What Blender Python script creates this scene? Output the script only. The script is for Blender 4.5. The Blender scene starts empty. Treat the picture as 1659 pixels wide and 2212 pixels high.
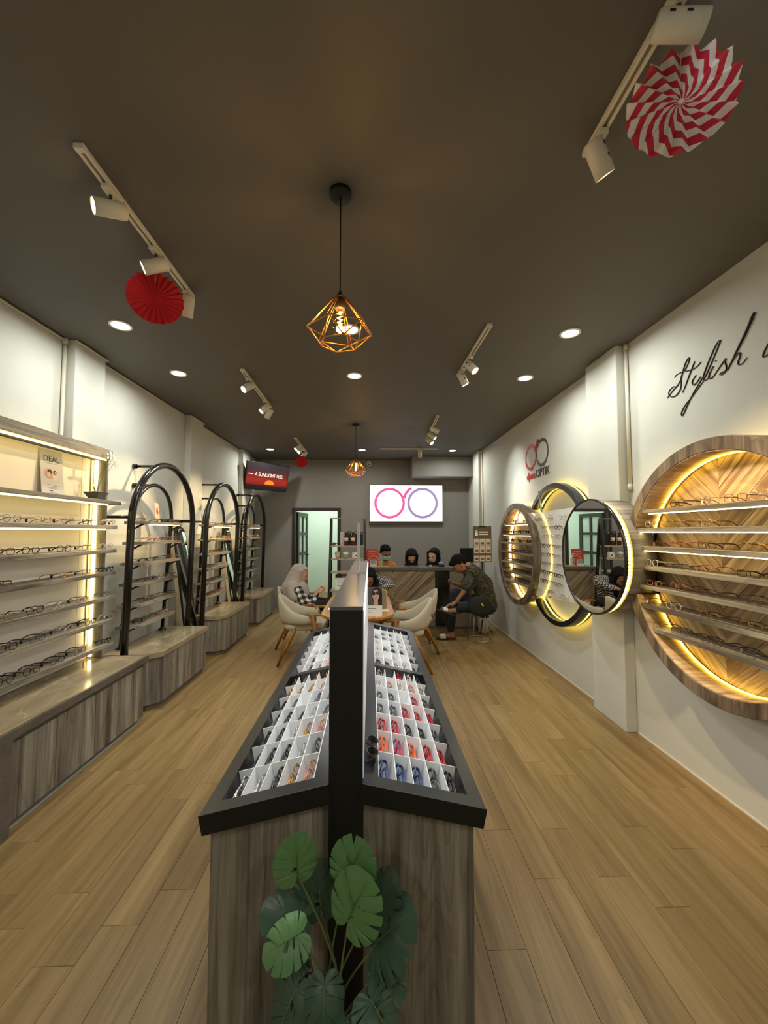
import bpy, bmesh, math, random
from mathutils import Vector, Matrix, Euler
random.seed(11)
scene = bpy.context.scene
col = scene.collection
PI = math.pi

# ------------------------------------------------------------------ camera
F, CX, CY, VX, VY, CAMH = 860.0, 829.5, 1106.0, 800.0, 1150.0, 1.58
_yd = Vector((VX-CX, VY-CY, F)).normalized()          # world Y in lens axes (x right, y down, z ahead)
_zd = Vector((0, -1, (VY-CY)/F)).normalized()
_xd = _yd.cross(_zd)
def world_dir(c):                                      # lens axes -> world
    return Vector((_xd.dot(c), _yd.dot(c), _zd.dot(c)))
cam_data = bpy.data.cameras.new('camera')
cam = bpy.data.objects.new('camera', cam_data); col.objects.link(cam)
cam_data.sensor_fit = 'VERTICAL'; cam_data.sensor_height = 36.0
cam_data.lens = F/2212.0*36.0
cam_data.clip_start = 0.05
_r = world_dir(Vector((1, 0, 0))); _u = world_dir(Vector((0, -1, 0))); _b = world_dir(Vector((0, 0, -1)))
cam.matrix_world = Matrix(((_r.x, _u.x, _b.x, 0), (_r.y, _u.y, _b.y, 0), (_r.z, _u.z, _b.z, CAMH), (0, 0, 0, 1)))
scene.camera = cam
def at(px, py, X=None, Y=None, Z=None):                # where a sight line meets a real plane of the room
    d = world_dir(Vector(((px-CX)/F, (py-CY)/F, 1.0)))
    t = X/d.x if X is not None else Y/d.y if Y is not None else (Z-CAMH)/d.z
    return Vector((d.x*t, d.y*t, CAMH+d.z*t))

# ------------------------------------------------------------------ world, exposure
w = bpy.data.worlds.new('world'); scene.world = w; w.use_nodes = True
w.node_tree.nodes['Background'].inputs[0].default_value = (0.55, 0.6, 0.7, 1)
w.node_tree.nodes['Background'].inputs[1].default_value = 0.02
scene.view_settings.view_transform = 'Standard'
scene.view_settings.look = 'None'
scene.view_settings.gamma = 1.0
scene.view_settings.use_curve_mapping = False
scene.view_settings.exposure = -0.50
DOWN_W, SPOT_W = 18.0, 75.0                            # lamp powers used by the lamp builders below
DOWN_COL = (0.97, 1.0, 0.93); WARM = (1.0, 0.74, 0.42)

# ------------------------------------------------------------------ room numbers (metres)
XL, XR, YB, YF, ZC = -2.45, 2.115, 8.5, -1.6, 3.13

# ------------------------------------------------------------------ mesh builder
class MB:
    def __init__(s): s.v = []; s.f = []; s.mi = []; s.sm = []
    def add(s, verts, faces, mi=0, smooth=False, T=None):
        o = len(s.v)
        for p in verts:
            p = Vector(p)
            s.v.append(T @ p if T is not None else p)
        for f in faces:
            s.f.append([o+i for i in f]); s.mi.append(mi); s.sm.append(smooth)
        return s
    def box(s, x0, x1, y0, y1, z0, z1, mi=0, T=None):
        v = [(x0,y0,z0),(x1,y0,z0),(x1,y1,z0),(x0,y1,z0),(x0,y0,z1),(x1,y0,z1),(x1,y1,z1),(x0,y1,z1)]
        return s.add(v, [(0,3,2,1),(4,5,6,7),(0,1,5,4),(1,2,6,5),(2,3,7,6),(3,0,4,7)], mi, False, T)
    def prism(s, poly, h0, h1, mi=0, T=None, smooth=False):      # poly in xy, extruded along z
        n = len(poly)
        v = [(p[0],p[1],h0) for p in poly]+[(p[0],p[1],h1) for p in poly]
        s.add(v, [tuple(range(n-1,-1,-1)), tuple(range(n,2*n))], mi, False, T)
        o = len(s.v)-2*n
        for i in range(n):
            j = (i+1) % n
            s.f.append([o+i, o+j, o+n+j, o+n+i]); s.mi.append(mi); s.sm.append(smooth)
        return s
    def rings(s, rings, mi=0, smooth=True, cap=True, closed=False, T=None):
        n = len(rings[0]); v = [p for r in rings for p in r]; f = []
        m = len(rings)
        for a in range(m if closed else m-1):
            b = (a+1) % m
            for i in range(n):
                j = (i+1) % n
                f.append((a*n+i, a*n+j, b*n+j, b*n+i))
        o = len(s.v)
        s.add(v, f, mi, smooth, T)
        if cap and not closed:
            s.f.append([o+i for i in range(n-1,-1,-1)]); s.mi.append(mi); s.sm.append(False)
            s.f.append([o+(m-1)*n+i for i in range(n)]); s.mi.append(mi); s.sm.append(False)
        return s
    def tube(s, pts, r, n=8, mi=0, closed=False, cap=True, T=None, flat=1.0):
        pts = [Vector(p) for p in pts]; m = len(pts)
        rs = r if isinstance(r, (list, tuple)) else [r]*m
        tang = []
        for i in range(m):
            a = pts[(i-1) % m] if (closed or i > 0) else pts[i]
            b = pts[(i+1) % m] if (closed or i < m-1) else pts[i]
            t = b-a
            tang.append(t.normalized() if t.length > 1e-9 else Vector((0,0,1)))
        ref = Vector((0,0,1)) if abs(tang[0].z) < 0.9 else Vector((1,0,0))
        u = tang[0].cross(ref).normalized(); out = []
        for i in range(m):
            u = (u - tang[i]*u.dot(tang[i]))
            u = u.normalized() if u.length > 1e-6 else tang[i].orthogonal().normalized()
            w_ = tang[i].cross(u)
            out.append([pts[i] + u*(rs[i]*math.cos(2*PI*k/n)) + w_*(rs[i]*flat*math.sin(2*PI*k/n)) for k in range(n)])
        return s.rings(out, mi, n > 4, cap, closed, T)
    def cyl(s, p0, p1, r0, r1=None, n=20, mi=0, T=None):
        return s.tube([p0, p1], [r0, r0 if r1 is None else r1], n, mi, False, True, T)
    def lathe(s, prof, n=24, mi=0, T=None, cap=True):            # prof: (radius, z)
        return s.rings([[(r*math.cos(2*PI*k/n), r*math.sin(2*PI*k/n), z) for k in range(n)] for r, z in prof], mi, True, cap, False, T)
    def ball(s, c, r, n=12, m=8, mi=0, T=None):
        rx, ry, rz = r if isinstance(r, (tuple, list)) else (r, r, r)
        R = Matrix.Translation(Vector(c)) if T is None else T @ Matrix.Translation(Vector(c))
        prof = []
        for i in range(m+1):
            a = -PI/2+PI*i/m
            prof.append((max(math.cos(a), 1e-3), math.sin(a)))
        return s.rings([[(rx*q*math.cos(2*PI*k/n), ry*q*math.sin(2*PI*k/n), rz*z) for k in range(n)] for q, z in prof], mi, True, True, False, R)
    def cap(s, p0, p1, r0, r1, n=12, mi=0, T=None):              # tapered capsule
        p0, p1 = Vector(p0), Vector(p1); d = (p1-p0).normalized() if (p1-p0).length > 1e-6 else Vector((0,0,1))
        pts = []; rs = []
        for i in range(1, 5):
            a = PI/2*i/4
            pts.append(p0-d*r0*math.cos(a)); rs.append(r0*math.sin(a))
        for i in range(0, 4):
            a = PI/2*i/4
            pts.append(p1+d*r1*math.sin(a)); rs.append(r1*math.cos(a))
        return s.tube(pts, rs, n, mi, T=T)
    def ring_flat(s, r0, r1, h0, h1, n=64, mi=0, T=None, a0=0, a1=2*PI):   # annulus, axis z
        full = abs(a1-a0-2*PI) < 1e-6
        m = n if full else n+1
        sec = [(r0,h0),(r1,h0),(r1,h1),(r0,h1)]
        o = len(s.v)
        for k in range(m):
            a = a0+(a1-a0)*k/n
            for r, h in sec:
                p = Vector((r*math.cos(a), r*math.sin(a), h)); s.v.append(T @ p if T is not None else p)
        for k in range(n):
            j = (k+1) % m
            for q in range(4):
                q2 = (q+1) % 4
                s.f.append([o+k*4+q, o+j*4+q, o+j*4+q2, o+k*4+q2]); s.mi.append(mi); s.sm.append(q in (1, 3))
        if not full:
            s.f.append([o+3,o+2,o+1,o]); s.mi.append(mi); s.sm.append(False)
            e = o+n*4; s.f.append([e,e+1,e+2,e+3]); s.mi.append(mi); s.sm.append(False)
        return s
    def mesh(s, name, mats):
        me = bpy.data.meshes.new(name)
        me.from_pydata([tuple(p) for p in s.v], [], s.f)
        for m in (mats if isinstance(mats, (list, tuple)) else [mats]): me.materials.append(m)
        me.polygons.foreach_set('material_index', s.mi)
        me.polygons.foreach_set('use_smooth', s.sm)
        bm = bmesh.new(); bm.from_mesh(me); bmesh.ops.recalc_face_normals(bm, faces=bm.faces); bm.to_mesh(me); bm.free()
        me.update()
        return me
    def build(s, name, mats, parent=None, bev=0, loc=None, rot=None):
        o = bpy.data.objects.new(name, s.mesh(name, mats)); col.objects.link(o)
        if parent is not None: o.parent = parent
        if loc is not None: o.location = loc
        if rot is not None: o.rotation_euler = rot
        if bev:
            m = o.modifiers.new('edge', 'BEVEL'); m.width = bev; m.segments = 2; m.limit_method = 'ANGLE'; m.angle_limit = 0.7
            m.harden_normals = False
        return o

def tag(o, label=None, cat=None, group=None, kind=None):
    if label: o['label'] = label
    if cat: o['category'] = cat
    if group: o['group'] = group
    if kind: o['kind'] = kind
    return o
def thing(name, label, cat, loc=(0,0,0), rz=0.0, group=None):
    o = bpy.data.objects.new(name, None); col.objects.link(o); o.empty_display_size = 0.05
    o.location = loc; o.rotation_euler = (0, 0, rz)
    return tag(o, label, cat, group)
def inst(name, mesh, parent=None, loc=None, rot=None, matrix=None):
    o = bpy.data.objects.new(name, mesh); col.objects.link(o)
    if parent is not None: o.parent = parent
    if matrix is not None: o.matrix_local = matrix
    if loc is not None: o.location = loc
    if rot is not None: o.rotation_euler = rot
    return o
def struct(o): return tag(o, kind='structure')
def rotm(axis, deg): return Matrix.Rotation(math.radians(deg), 4, axis)
def frame_to(origin, x, y, z):                                   # matrix from axes
    x, y, z = Vector(x), Vector(y), Vector(z)
    return Matrix(((x.x,y.x,z.x,origin[0]),(x.y,y.y,z.y,origin[1]),(x.z,y.z,z.z,origin[2]),(0,0,0,1)))
def smooth_path(pts, k=6):                                       # Catmull-Rom
    pts = [Vector(p) for p in pts]; out = []
    for i in range(len(pts)-1):
        p0 = pts[max(i-1,0)]; p1 = pts[i]; p2 = pts[i+1]; p3 = pts[min(i+2,len(pts)-1)]
        for j in range(k):
            t = j/k
            out.append(0.5*((2*p1)+(p2-p0)*t+(2*p0-5*p1+4*p2-p3)*t*t+(3*p1-p0-3*p2+p3)*t*t*t))
    out.append(pts[-1]); return out
def text_mesh(name, body, size, mat, parent, M, extrude=0.001, align='CENTER', spacing=1.0, sx=1.0):
    cu = bpy.data.curves.new(name, 'FONT'); cu.body = body; cu.size = size; cu.extrude = extrude
    cu.align_x = align; cu.align_y = 'CENTER'; cu.space_character = spacing; cu.resolution_u = 3
    t = bpy.data.objects.new(name, cu); col.objects.link(t)
    dg = bpy.context.evaluated_depsgraph_get(); me = bpy.data.meshes.new_from_object(t.evaluated_get(dg))
    bpy.data.objects.remove(t); bpy.data.curves.remove(cu)
    me.materials.clear(); me.materials.append(mat)
    o = bpy.data.objects.new(name, me); col.objects.link(o); o.parent = parent
    o.matrix_local = M @ Matrix.Diagonal((sx, 1, 1, 1))
    return o

# ------------------------------------------------------------------ materials
def srgb(r, g, b):
    f = lambda c: (c/12.92 if c <= 0.04045 else ((c+0.055)/1.055)**2.4)
    return (f(r/255), f(g/255), f(b/255), 1)
_mats = {}
def pm(name, color, rough=0.5, metal=0.0, spec=0.5, emit=None, es=0.0, bump=0.0, bscale=60, var=0.0, coat=0.0, trans=0.0, ior=1.45, sheen=0.0):
    if name in _mats: return _mats[name]
    m = bpy.data.materials.new(name); m.use_nodes = True; nt = m.node_tree; b = nt.nodes['Principled BSDF']
    c = tuple(color) if len(color) == 4 else (*color, 1)
    b.inputs['Base Color'].default_value = c; b.inputs['Roughness'].default_value = rough; b.inputs['Metallic'].default_value = metal
    b.inputs['Specular IOR Level'].default_value = spec; b.inputs['Coat Weight'].default_value = coat; b.inputs['IOR'].default_value = ior
    b.inputs['Transmission Weight'].default_value = trans; b.inputs['Sheen Weight'].default_value = sheen
    if emit: b.inputs['Emission Color'].default_value = (*emit[:3], 1); b.inputs['Emission Strength'].default_value = es
    if bump or var:
        tc = nt.nodes.new('ShaderNodeTexCoord'); nz = nt.nodes.new('ShaderNodeTexNoise'); nz.inputs['Scale'].default_value = bscale; nz.inputs['Detail'].default_value = 5
        nt.links.new(tc.outputs['Object'], nz.inputs['Vector'])
        if bump:
            bp = nt.nodes.new('ShaderNodeBump'); bp.inputs['Strength'].default_value = bump; bp.inputs['Distance'].default_value = 0.01
            nt.links.new(nz.outputs['Fac'], bp.inputs['Height']); nt.links.new(bp.outputs['Normal'], b.inputs['Normal'])
        if var:
            nz2 = nt.nodes.new('ShaderNodeTexNoise'); nz2.inputs['Scale'].default_value = max(bscale*0.08, 1.2); nz2.inputs['Detail'].default_value = 4
            nt.links.new(tc.outputs['Object'], nz2.inputs['Vector'])
            mx = nt.nodes.new('ShaderNodeMix'); mx.data_type = 'RGBA'
            mx.inputs[6].default_value = tuple(x*(1-var) for x in c[:3])+(1,); mx.inputs[7].default_value = tuple(min(x*(1+var), 1) for x in c[:3])+(1,)
            nt.links.new(nz2.outputs['Fac'], mx.inputs[0]); nt.links.new(mx.outputs[2], b.inputs['Base Color'])
    _mats[name] = m; return m
def emis(name, color, strength):
    if name in _mats: return _mats[name]
    m = bpy.data.materials.new(name); m.use_nodes = True; nt = m.node_tree
    b = nt.nodes['Principled BSDF']; b.inputs['Base Color'].default_value = (*color[:3], 1)
    b.inputs['Emission Color'].default_value = (*color[:3], 1); b.inputs['Emission Strength'].default_value = strength
    _mats[name] = m; return m
def wood(name, cols, axis='Z', across=9.0, along=0.55, rough=0.45, bump=0.08, rand=0.0, spec=0.4, rot=None, streak=1.0, fine=70, waves=True):
    """cols: dark, mid, light; grain runs along the given object axis"""
    if name in _mats: return _mats[name]
    m = bpy.data.materials.new(name); m.use_nodes = True; nt = m.node_tree; N = nt.nodes; L = nt.links; b = N['Principled BSDF']
    tc = N.new('ShaderNodeTexCoord'); src = tc.outputs['Object']
    if rot is not None:
        mr = N.new('ShaderNodeMapping'); mr.inputs['Rotation'].default_value = rot; L.new(src, mr.inputs['Vector']); src = mr.outputs['Vector']
    oi = N.new('ShaderNodeObjectInfo')
    if rand:
        mm = N.new('ShaderNodeVectorMath'); mm.operation = 'SCALE'; mm.inputs[0].default_value = (7.3, 11.1, 5.7); L.new(oi.outputs['Random'], mm.inputs['Scale'])
        ad = N.new('ShaderNodeVectorMath'); ad.operation = 'ADD'; L.new(src, ad.inputs[0]); L.new(mm.outputs['Vector'], ad.inputs[1]); src = ad.outputs['Vector']
    def mapped(ac, al):
        mp = N.new('ShaderNodeMapping'); mp.inputs['Scale'].default_value = tuple(al if a == axis else ac for a in 'XYZ'); L.new(src, mp.inputs['Vector']); return mp.outputs['Vector']
    n1 = N.new('ShaderNodeTexNoise'); n1.inputs['Scale'].default_value = 1.0; n1.inputs['Detail'].default_value = 6; n1.inputs['Roughness'].default_value = 0.62; n1.inputs['Distortion'].default_value = 0.8
    L.new(mapped(across, along), n1.inputs['Vector'])
    n2 = N.new('ShaderNodeTexNoise'); n2.inputs['Scale'].default_value = 1.0; n2.inputs['Detail'].default_value = 3
    L.new(mapped(fine, 2.2), n2.inputs['Vector'])
    r1 = N.new('ShaderNodeValToRGB'); e = r1.color_ramp.elements
    e[0].position = 0.36; e[0].color = (*cols[0][:3], 1); e[1].position = 0.64; e[1].color = (*cols[2][:3], 1)
    k = r1.color_ramp.elements.new(0.5); k.color = (*cols[1][:3], 1)
    L.new(n1.outputs['Fac'], r1.inputs['Fac'])
    r2 = N.new('ShaderNodeValToRGB'); e = r2.color_ramp.elements
    e[0].position = 0.3; e[0].color = (0.72, 0.70, 0.68, 1); e[1].position = 0.62; e[1].color = (1.05, 1.05, 1.05, 1)
    L.new(n2.outputs['Fac'], r2.inputs['Fac'])
    mx = N.new('ShaderNodeMix'); mx.data_type = 'RGBA'; mx.blend_type = 'MULTIPLY'; mx.inputs[0].default_value = 0.8*streak
    L.new(r1.outputs['Color'], mx.inputs[6]); L.new(r2.outputs['Color'], mx.inputs[7]); out = mx.outputs[2]
    if waves:                                                     # sharp dark cathedral lines
        wv = N.new('ShaderNodeTexNoise'); wv.inputs['Scale'].default_value = 1.0; wv.inputs['Detail'].default_value = 1; wv.inputs['Distortion'].default_value = 0.4
        L.new(mapped(across*0.55, along*0.8), wv.inputs['Vector'])
        mu = N.new('ShaderNodeMath'); mu.operation = 'MULTIPLY'; mu.inputs[1].default_value = 22.0; L.new(wv.outputs['Fac'], mu.inputs[0])
        fr = N.new('ShaderNodeMath'); fr.operation = 'FRACT'; L.new(mu.outputs[0], fr.inputs[0])
        r3 = N.new('ShaderNodeValToRGB'); e = r3.color_ramp.elements
        e[0].position = 0.0; e[0].color = (0.62, 0.60, 0.57, 1); e[1].position = 0.35; e[1].color = (1, 1, 1, 1)
        L.new(fr.outputs[0], r3.inputs['Fac'])
        m2 = N.new('ShaderNodeMix'); m2.data_type = 'RGBA'; m2.blend_type = 'MULTIPLY'; m2.inputs[0].default_value = 0.75*streak
        L.new(out, m2.inputs[6]); L.new(r3.outputs['Color'], m2.inputs[7]); out = m2.outputs[2]
    if rand:
        hs = N.new('ShaderNodeHueSaturation'); ma = N.new('ShaderNodeMapRange'); ma.inputs[3].default_value = 1-rand; ma.inputs[4].default_value = 1+rand
        L.new(oi.outputs['Random'], ma.inputs[0]); L.new(ma.outputs[0], hs.inputs['Value']); L.new(out, hs.inputs['Color']); out = hs.outputs['Color']
    L.new(out, b.inputs['Base Color'])
    bp = N.new('ShaderNodeBump'); bp.inputs['Strength'].default_value = bump; bp.inputs['Distance'].default_value = 0.004
    L.new(n2.outputs['Fac'], bp.inputs['Height']); L.new(bp.outputs['Normal'], b.inputs['Normal'])
    b.inputs['Roughness'].default_value = rough; b.inputs['Specular IOR Level'].default_value = spec
    _mats[name] = m; return m
def stone(name, c0, c1, vein, rough=0.2, scale=3.0):
    if name in _mats: return _mats[name]
    m = bpy.data.materials.new(name); m.use_nodes = True; nt = m.node_tree; N = nt.nodes; L = nt.links; b = N['Principled BSDF']
    tc = N.new('ShaderNodeTexCoord'); mp = N.new('ShaderNodeMapping'); mp.inputs['Rotation'].default_value = (0, 0, 0.6); mp.inputs['Scale'].default_value = (1.6, 0.7, 1.0)
    L.new(tc.outputs['Object'], mp.inputs['Vector'])
    n1 = N.new('ShaderNodeTexNoise'); n1.inputs['Scale'].default_value = scale; n1.inputs['Detail'].default_value = 8; n1.inputs['Distortion'].default_value = 1.4; L.new(mp.outputs['Vector'], n1.inputs['Vector'])
    r = N.new('ShaderNodeValToRGB'); e = r.color_ramp.elements; e[0].position = 0.3; e[0].color = (*c0[:3], 1); e[1].position = 0.7; e[1].color = (*c1[:3], 1)
    L.new(n1.outputs['Fac'], r.inputs['Fac'])
    n2 = N.new('ShaderNodeTexNoise'); n2.inputs['Scale'].default_value = scale*0.9; n2.inputs['Detail'].default_value = 3; n2.inputs['Distortion'].default_value = 0.7; L.new(mp.outputs['Vector'], n2.inputs['Vector'])
    r2 = N.new('ShaderNodeValToRGB'); e = r2.color_ramp.elements; e[0].position = 0.488; e[0].color = (0,0,0,1); e[1].position = 0.512; e[1].color = (0,0,0,1)
    k = r2.color_ramp.elements.new(0.5); k.color = (1,1,1,1); L.new(n2.outputs['Fac'], r2.inputs['Fac'])
    mx = N.new('ShaderNodeMix'); mx.data_type = 'RGBA'; mx.inputs[7].default_value = (*vein[:3], 1)
    ml = N.new('ShaderNodeMath'); ml.operation = 'MULTIPLY'; ml.inputs[1].default_value = 0.28; L.new(r2.outputs['Color'], ml.inputs[0]); L.new(ml.outputs[0], mx.inputs[0])
    L.new(r.outputs['Color'], mx.inputs[6]); L.new(mx.outputs[2], b.inputs['Base Color'])
    b.inputs['Roughness'].default_value = rough; b.inputs['Specular IOR Level'].default_value = 0.5
    _mats[name] = m; return m
def clear(name, tint=(1,1,1), gloss=0.08, rough=0.03, body=0.0, bodycol=(1,1,1)):
    """thin clear plastic or glass: see-through with a faint reflection"""
    if name in _mats: return _mats[name]
    m = bpy.data.materials.new(name); m.use_nodes = True; nt = m.node_tree; N = nt.nodes; L = nt.links
    for x in list(N): N.remove(x)
    o = N.new('ShaderNodeOutputMaterial'); t = N.new('ShaderNodeBsdfTransparent'); t.inputs[0].default_value = (*tint[:3], 1)
    g = N.new('ShaderNodeBsdfGlossy'); g.inputs['Roughness'].default_value = rough
    mx = N.new('ShaderNodeMixShader'); mx.inputs[0].default_value = gloss
    L.new(t.outputs[0], mx.inputs[1]); L.new(g.outputs[0], mx.inputs[2]); res = mx.outputs[0]
    if body:
        d = N.new('ShaderNodeBsdfDiffuse'); d.inputs[0].default_value = (*bodycol[:3], 1)
        m2 = N.new('ShaderNodeMixShader'); m2.inputs[0].default_value = body; L.new(res, m2.inputs[1]); L.new(d.outputs[0], m2.inputs[2]); res = m2.outputs[0]
    L.new(res, o.inputs['Surface'])
    _mats[name] = m; return m

WALL = pm('wall_paint', srgb(205, 204, 194), 0.75, bump=0.05, bscale=90, var=0.035)
GREYWALL = pm('grey_paint', srgb(142, 137, 131), 0.8, bump=0.08, bscale=160, var=0.06)
CEIL = pm('ceiling_paint', srgb(102, 99, 93), 0.62, spec=0.35, bump=0.04, bscale=40, var=0.06)
FLOOR_W = wood('floor_vinyl', [srgb(126, 100, 60), srgb(144, 116, 72), srgb(156, 128, 84)], 'Y', 10, 0.5, 0.42, 0.05, rand=0.02, spec=0.4, streak=0.55, fine=60)
OAK_Z = wood('grey_oak_upright', [srgb(86, 79, 69), srgb(134, 126, 112), srgb(164, 155, 140)], 'Z', 11, 0.5, 0.5, 0.06, rand=0.05, fine=80)
OAK_Y = wood('grey_oak_long', [srgb(86, 79, 69), srgb(134, 126, 112), srgb(164, 155, 140)], 'Y', 13, 0.6, 0.5, 0.06, rand=0.05)
OAK_X = wood('grey_oak_cross', [srgb(86, 79, 69), srgb(134, 126, 112), srgb(164, 155, 140)], 'X', 13, 0.6, 0.5, 0.06, rand=0.05)
CHEV = wood('chevron_oak', [srgb(146, 114, 74), srgb(196, 164, 118), srgb(220, 192, 148)], 'X', 16, 0.9, 0.5, 0.05, rand=0.08)
CHEV_GREY = wood('counter_oak', [srgb(104, 88, 66), srgb(148, 129, 102), srgb(174, 155, 126)], 'X', 16, 0.9, 0.5, 0.05, rand=0.08)
STONE = stone('counter_stone', srgb(132, 116, 92), srgb(178, 160, 128), srgb(222, 204, 170), 0.16)
STONE_D = stone('counter_stone_edge', srgb(84, 78, 70), srgb(104, 97, 88), srgb(140, 130, 118), 0.3, 6)
BLACK = pm('black_gloss', (0.012, 0.011, 0.012), 0.22, spec=0.6)
BLACKM = pm('black_matte', (0.005, 0.005, 0.005), 0.5, bump=0.05, bscale=300)
BLACKTOP = pm('black_laminate', (0.011, 0.011, 0.013), 0.24, spec=0.8, bump=0.02, bscale=400)
TUBE = pm('black_tube', (0.008, 0.007, 0.006), 0.2, spec=0.6)
WHITEM = pm('white_metal', srgb(222, 216, 202), 0.4)
WHITEP = pm('white_plastic', srgb(235, 233, 228), 0.35)
ACRYL = pm('white_acrylic', srgb(240, 240, 240), 0.25, spec=0.5)
CHROME = pm('chrome', (0.75, 0.75, 0.75), 0.12, 1.0)
MIRROR = pm('mirror_glass', (0.88, 0.9, 0.88), 0.01, 1.0)
CLEAR = clear('clear_acrylic', (0.985, 0.985, 0.98), 0.07, 0.05)
LENS = clear('spectacle_lens', (0.97, 0.98, 0.98), 0.07, 0.02)
DARKLENS = clear('dark_lens', (0.08, 0.07, 0.06), 0.12, 0.03)
FROST = clear('frosted_acrylic', (0.95, 0.95, 0.95), 0.06, 0.15, 0.30, (0.9, 0.88, 0.86))
LED_Y = emis('led_yellow', (1.0, 0.70, 0.08), 13.0)
LED_W = emis('led_warm', (1.0, 0.77, 0.24), 12.0)
LED_N = emis('led_neutral', (1.0, 0.82, 0.38), 16.0)
LED_C = emis('led_cool', (0.92, 0.95, 1.0), 6.0)
LAMPFACE = emis('lamp_face', (0.95, 1.0, 0.97), 14.0)
SPOTFACE_C = emis('spot_face_cool', (0.9, 0.97, 1.0), 14.0)
SPOTFACE_W = emis('spot_face_warm', (1.0, 0.78, 0.42), 14.0)

def area_light(name, loc, power, size, color, direction=(0,0,-1), parent=None, spread=170, shape='DISK', sy=None):
    l = bpy.data.lights.new(name, 'AREA'); l.energy = power; l.shape = shape; l.size = size; l.color = color; l.spread = math.radians(spread)
    if sy: l.size_y = sy
    o = bpy.data.objects.new(name, l); col.objects.link(o)
    o.location = loc; o.rotation_euler = Vector(direction).to_track_quat('-Z', 'Y').to_euler()
    if parent is not None: o.parent = parent
    return o
def spot_light(name, loc, power, direction, color, angle=50, blend=0.7, parent=None, r=0.03):
    l = bpy.data.lights.new(name, 'SPOT'); l.energy = power; l.color = color; l.spot_size = math.radians(angle); l.spot_blend = blend; l.shadow_soft_size = r
    o = bpy.data.objects.new(name, l); col.objects.link(o)
    o.location = loc; o.rotation_euler = Vector(direction).to_track_quat('-Z', 'Y').to_euler()
    if parent is not None: o.parent = parent
    return o
# ================================================================== THE SETTING
# floor: slab + vinyl planks laid along the room
slab = MB().box(XL-0.1, XR+0.1, YF-0.1, YB+0.1, -0.12, -0.012).build('floor', pm('floor_joint', srgb(96, 74, 46), 0.8)); struct(slab)
PW, PL = 0.152, 0.914
plank_me = {}
def plank_mesh(l):
    k = round(l, 3)
    if k not in plank_me:
        g = 0.0005; c = 0.0009
        w_, h = PW/2-g, l/2-g
        v = [(-w_,-h,-0.01),(w_,-h,-0.01),(w_,h,-0.01),(-w_,h,-0.01),(-w_,-h,-c),(w_,-h,-c),(w_,h,-c),(-w_,h,-c),(-w_+c,-h+c,0),(w_-c,-h+c,0),(w_-c,h-c,0),(-w_+c,h-c,0)]
        f = [(4,5,9,8),(5,6,10,9),(6,7,11,10),(7,4,8,11),(8,9,10,11),(0,1,5,4),(1,2,6,5),(2,3,7,6),(3,0,4,7)]
        plank_me[k] = MB().add(v, f).mesh('plank', FLOOR_W)
    return plank_me[k]
ncol = int(math.ceil((XR-XL)/PW)); rr = random.Random(5)
for i in range(ncol):
    x = XR-PW*(i+0.5)
    y = 0.35+(-PL*rr.choice([0.0, 0.33, 0.66, 0.5, 0.17]))
    while y < YB:
        l = min(PL, YB-y)
        if y+l > 0.55 and l > 0.05:
            q = 0.0
            inst('plank', plank_mesh(l), slab, loc=(x, y+l/2, q))
        y += PL
MB().box(XL, XR, YF, 0.4, -0.012, -0.002).build('plank_field', FLOOR_W, slab)

c = MB().box(XL-0.1, XR+0.1, YF-0.1, YB+0.1, ZC, ZC+0.12).build('ceiling', CEIL); struct(c)
struct(MB().box(XL-0.12, XL, YF-0.1, YB+0.1, -0.05, ZC).build('wall_left', WALL))
struct(MB().box(XR, XR+0.12, YF-0.1, YB+0.1, -0.05, ZC).build('wall_right', WALL))
struct(MB().box(XL, XR, YF-0.12, YF, -0.05, ZC).build('wall_front', WALL))
DX0, DX1, DZ = -1.60, -0.685, 2.05
bw = MB().box(XL, DX0, YB, YB+0.14, -0.05, ZC).box(DX1, XR, YB, YB+0.14, -0.05, ZC).box(DX0, DX1, YB, YB+0.14, DZ, ZC)
struct(bw.build('wall_back', GREYWALL))
# dropped beam boxed out in the far corner
struct(MB().box(0.86, XR-0.005, 8.05, YB-0.002, 2.725, ZC-0.002).build('beam', GREYWALL, bev=0.004))
# pillars with their conduits
def pillar(x0, x1, y0, y1, lab):
    o = struct(MB().box(x0, x1, y0, y1, 0, ZC-0.001).build('pillar', WALL, bev=0.006)); o['label'] = lab; return o
pillar(XL+0.001, -2.365, 3.21, 3.57, 'white wall pillar behind the display rack')
pillar(XL+0.001, -2.365, 5.28, 5.66, 'white wall pillar between two arched display stands')
pillar(XL+0.001, -2.365, 7.43, 7.85, 'white wall pillar beside the television corner')
pillar(2.025, XR-0.001, 3.16, 3.62, 'white wall pillar behind the round mirror')
pillar(2.035, XR-0.001, 7.40, 7.80, 'white wall pillar by the grey back wall')
def conduit(x, y, z0, z1, lab):
    m = MB().cyl((x, y, z0), (x, y, z1), 0.014, n=12).cyl((x, y, z0+0.0), (x, y, z0+0.05), 0.018, n=12).cyl((x, y, z1-0.05), (x, y, z1), 0.018, n=12)
    return tag(m.build('conduit_pipe', pm('cream_pipe', srgb(214, 206, 186), 0.45)), lab, 'pipe', 'white conduit pipes beside the pillars')
conduit(XL+0.016, 3.185, 0.6, ZC-0.002, 'white conduit pipe beside the pillar behind the long rack')
conduit(XR-0.016, 3.135, 1.92, ZC-0.002, 'white conduit pipe beside the pillar above the round mirror')
conduit(XR-0.016, 7.375, 0.02, ZC-0.002, 'white conduit pipe beside the pillar near the menu stand')
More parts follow.
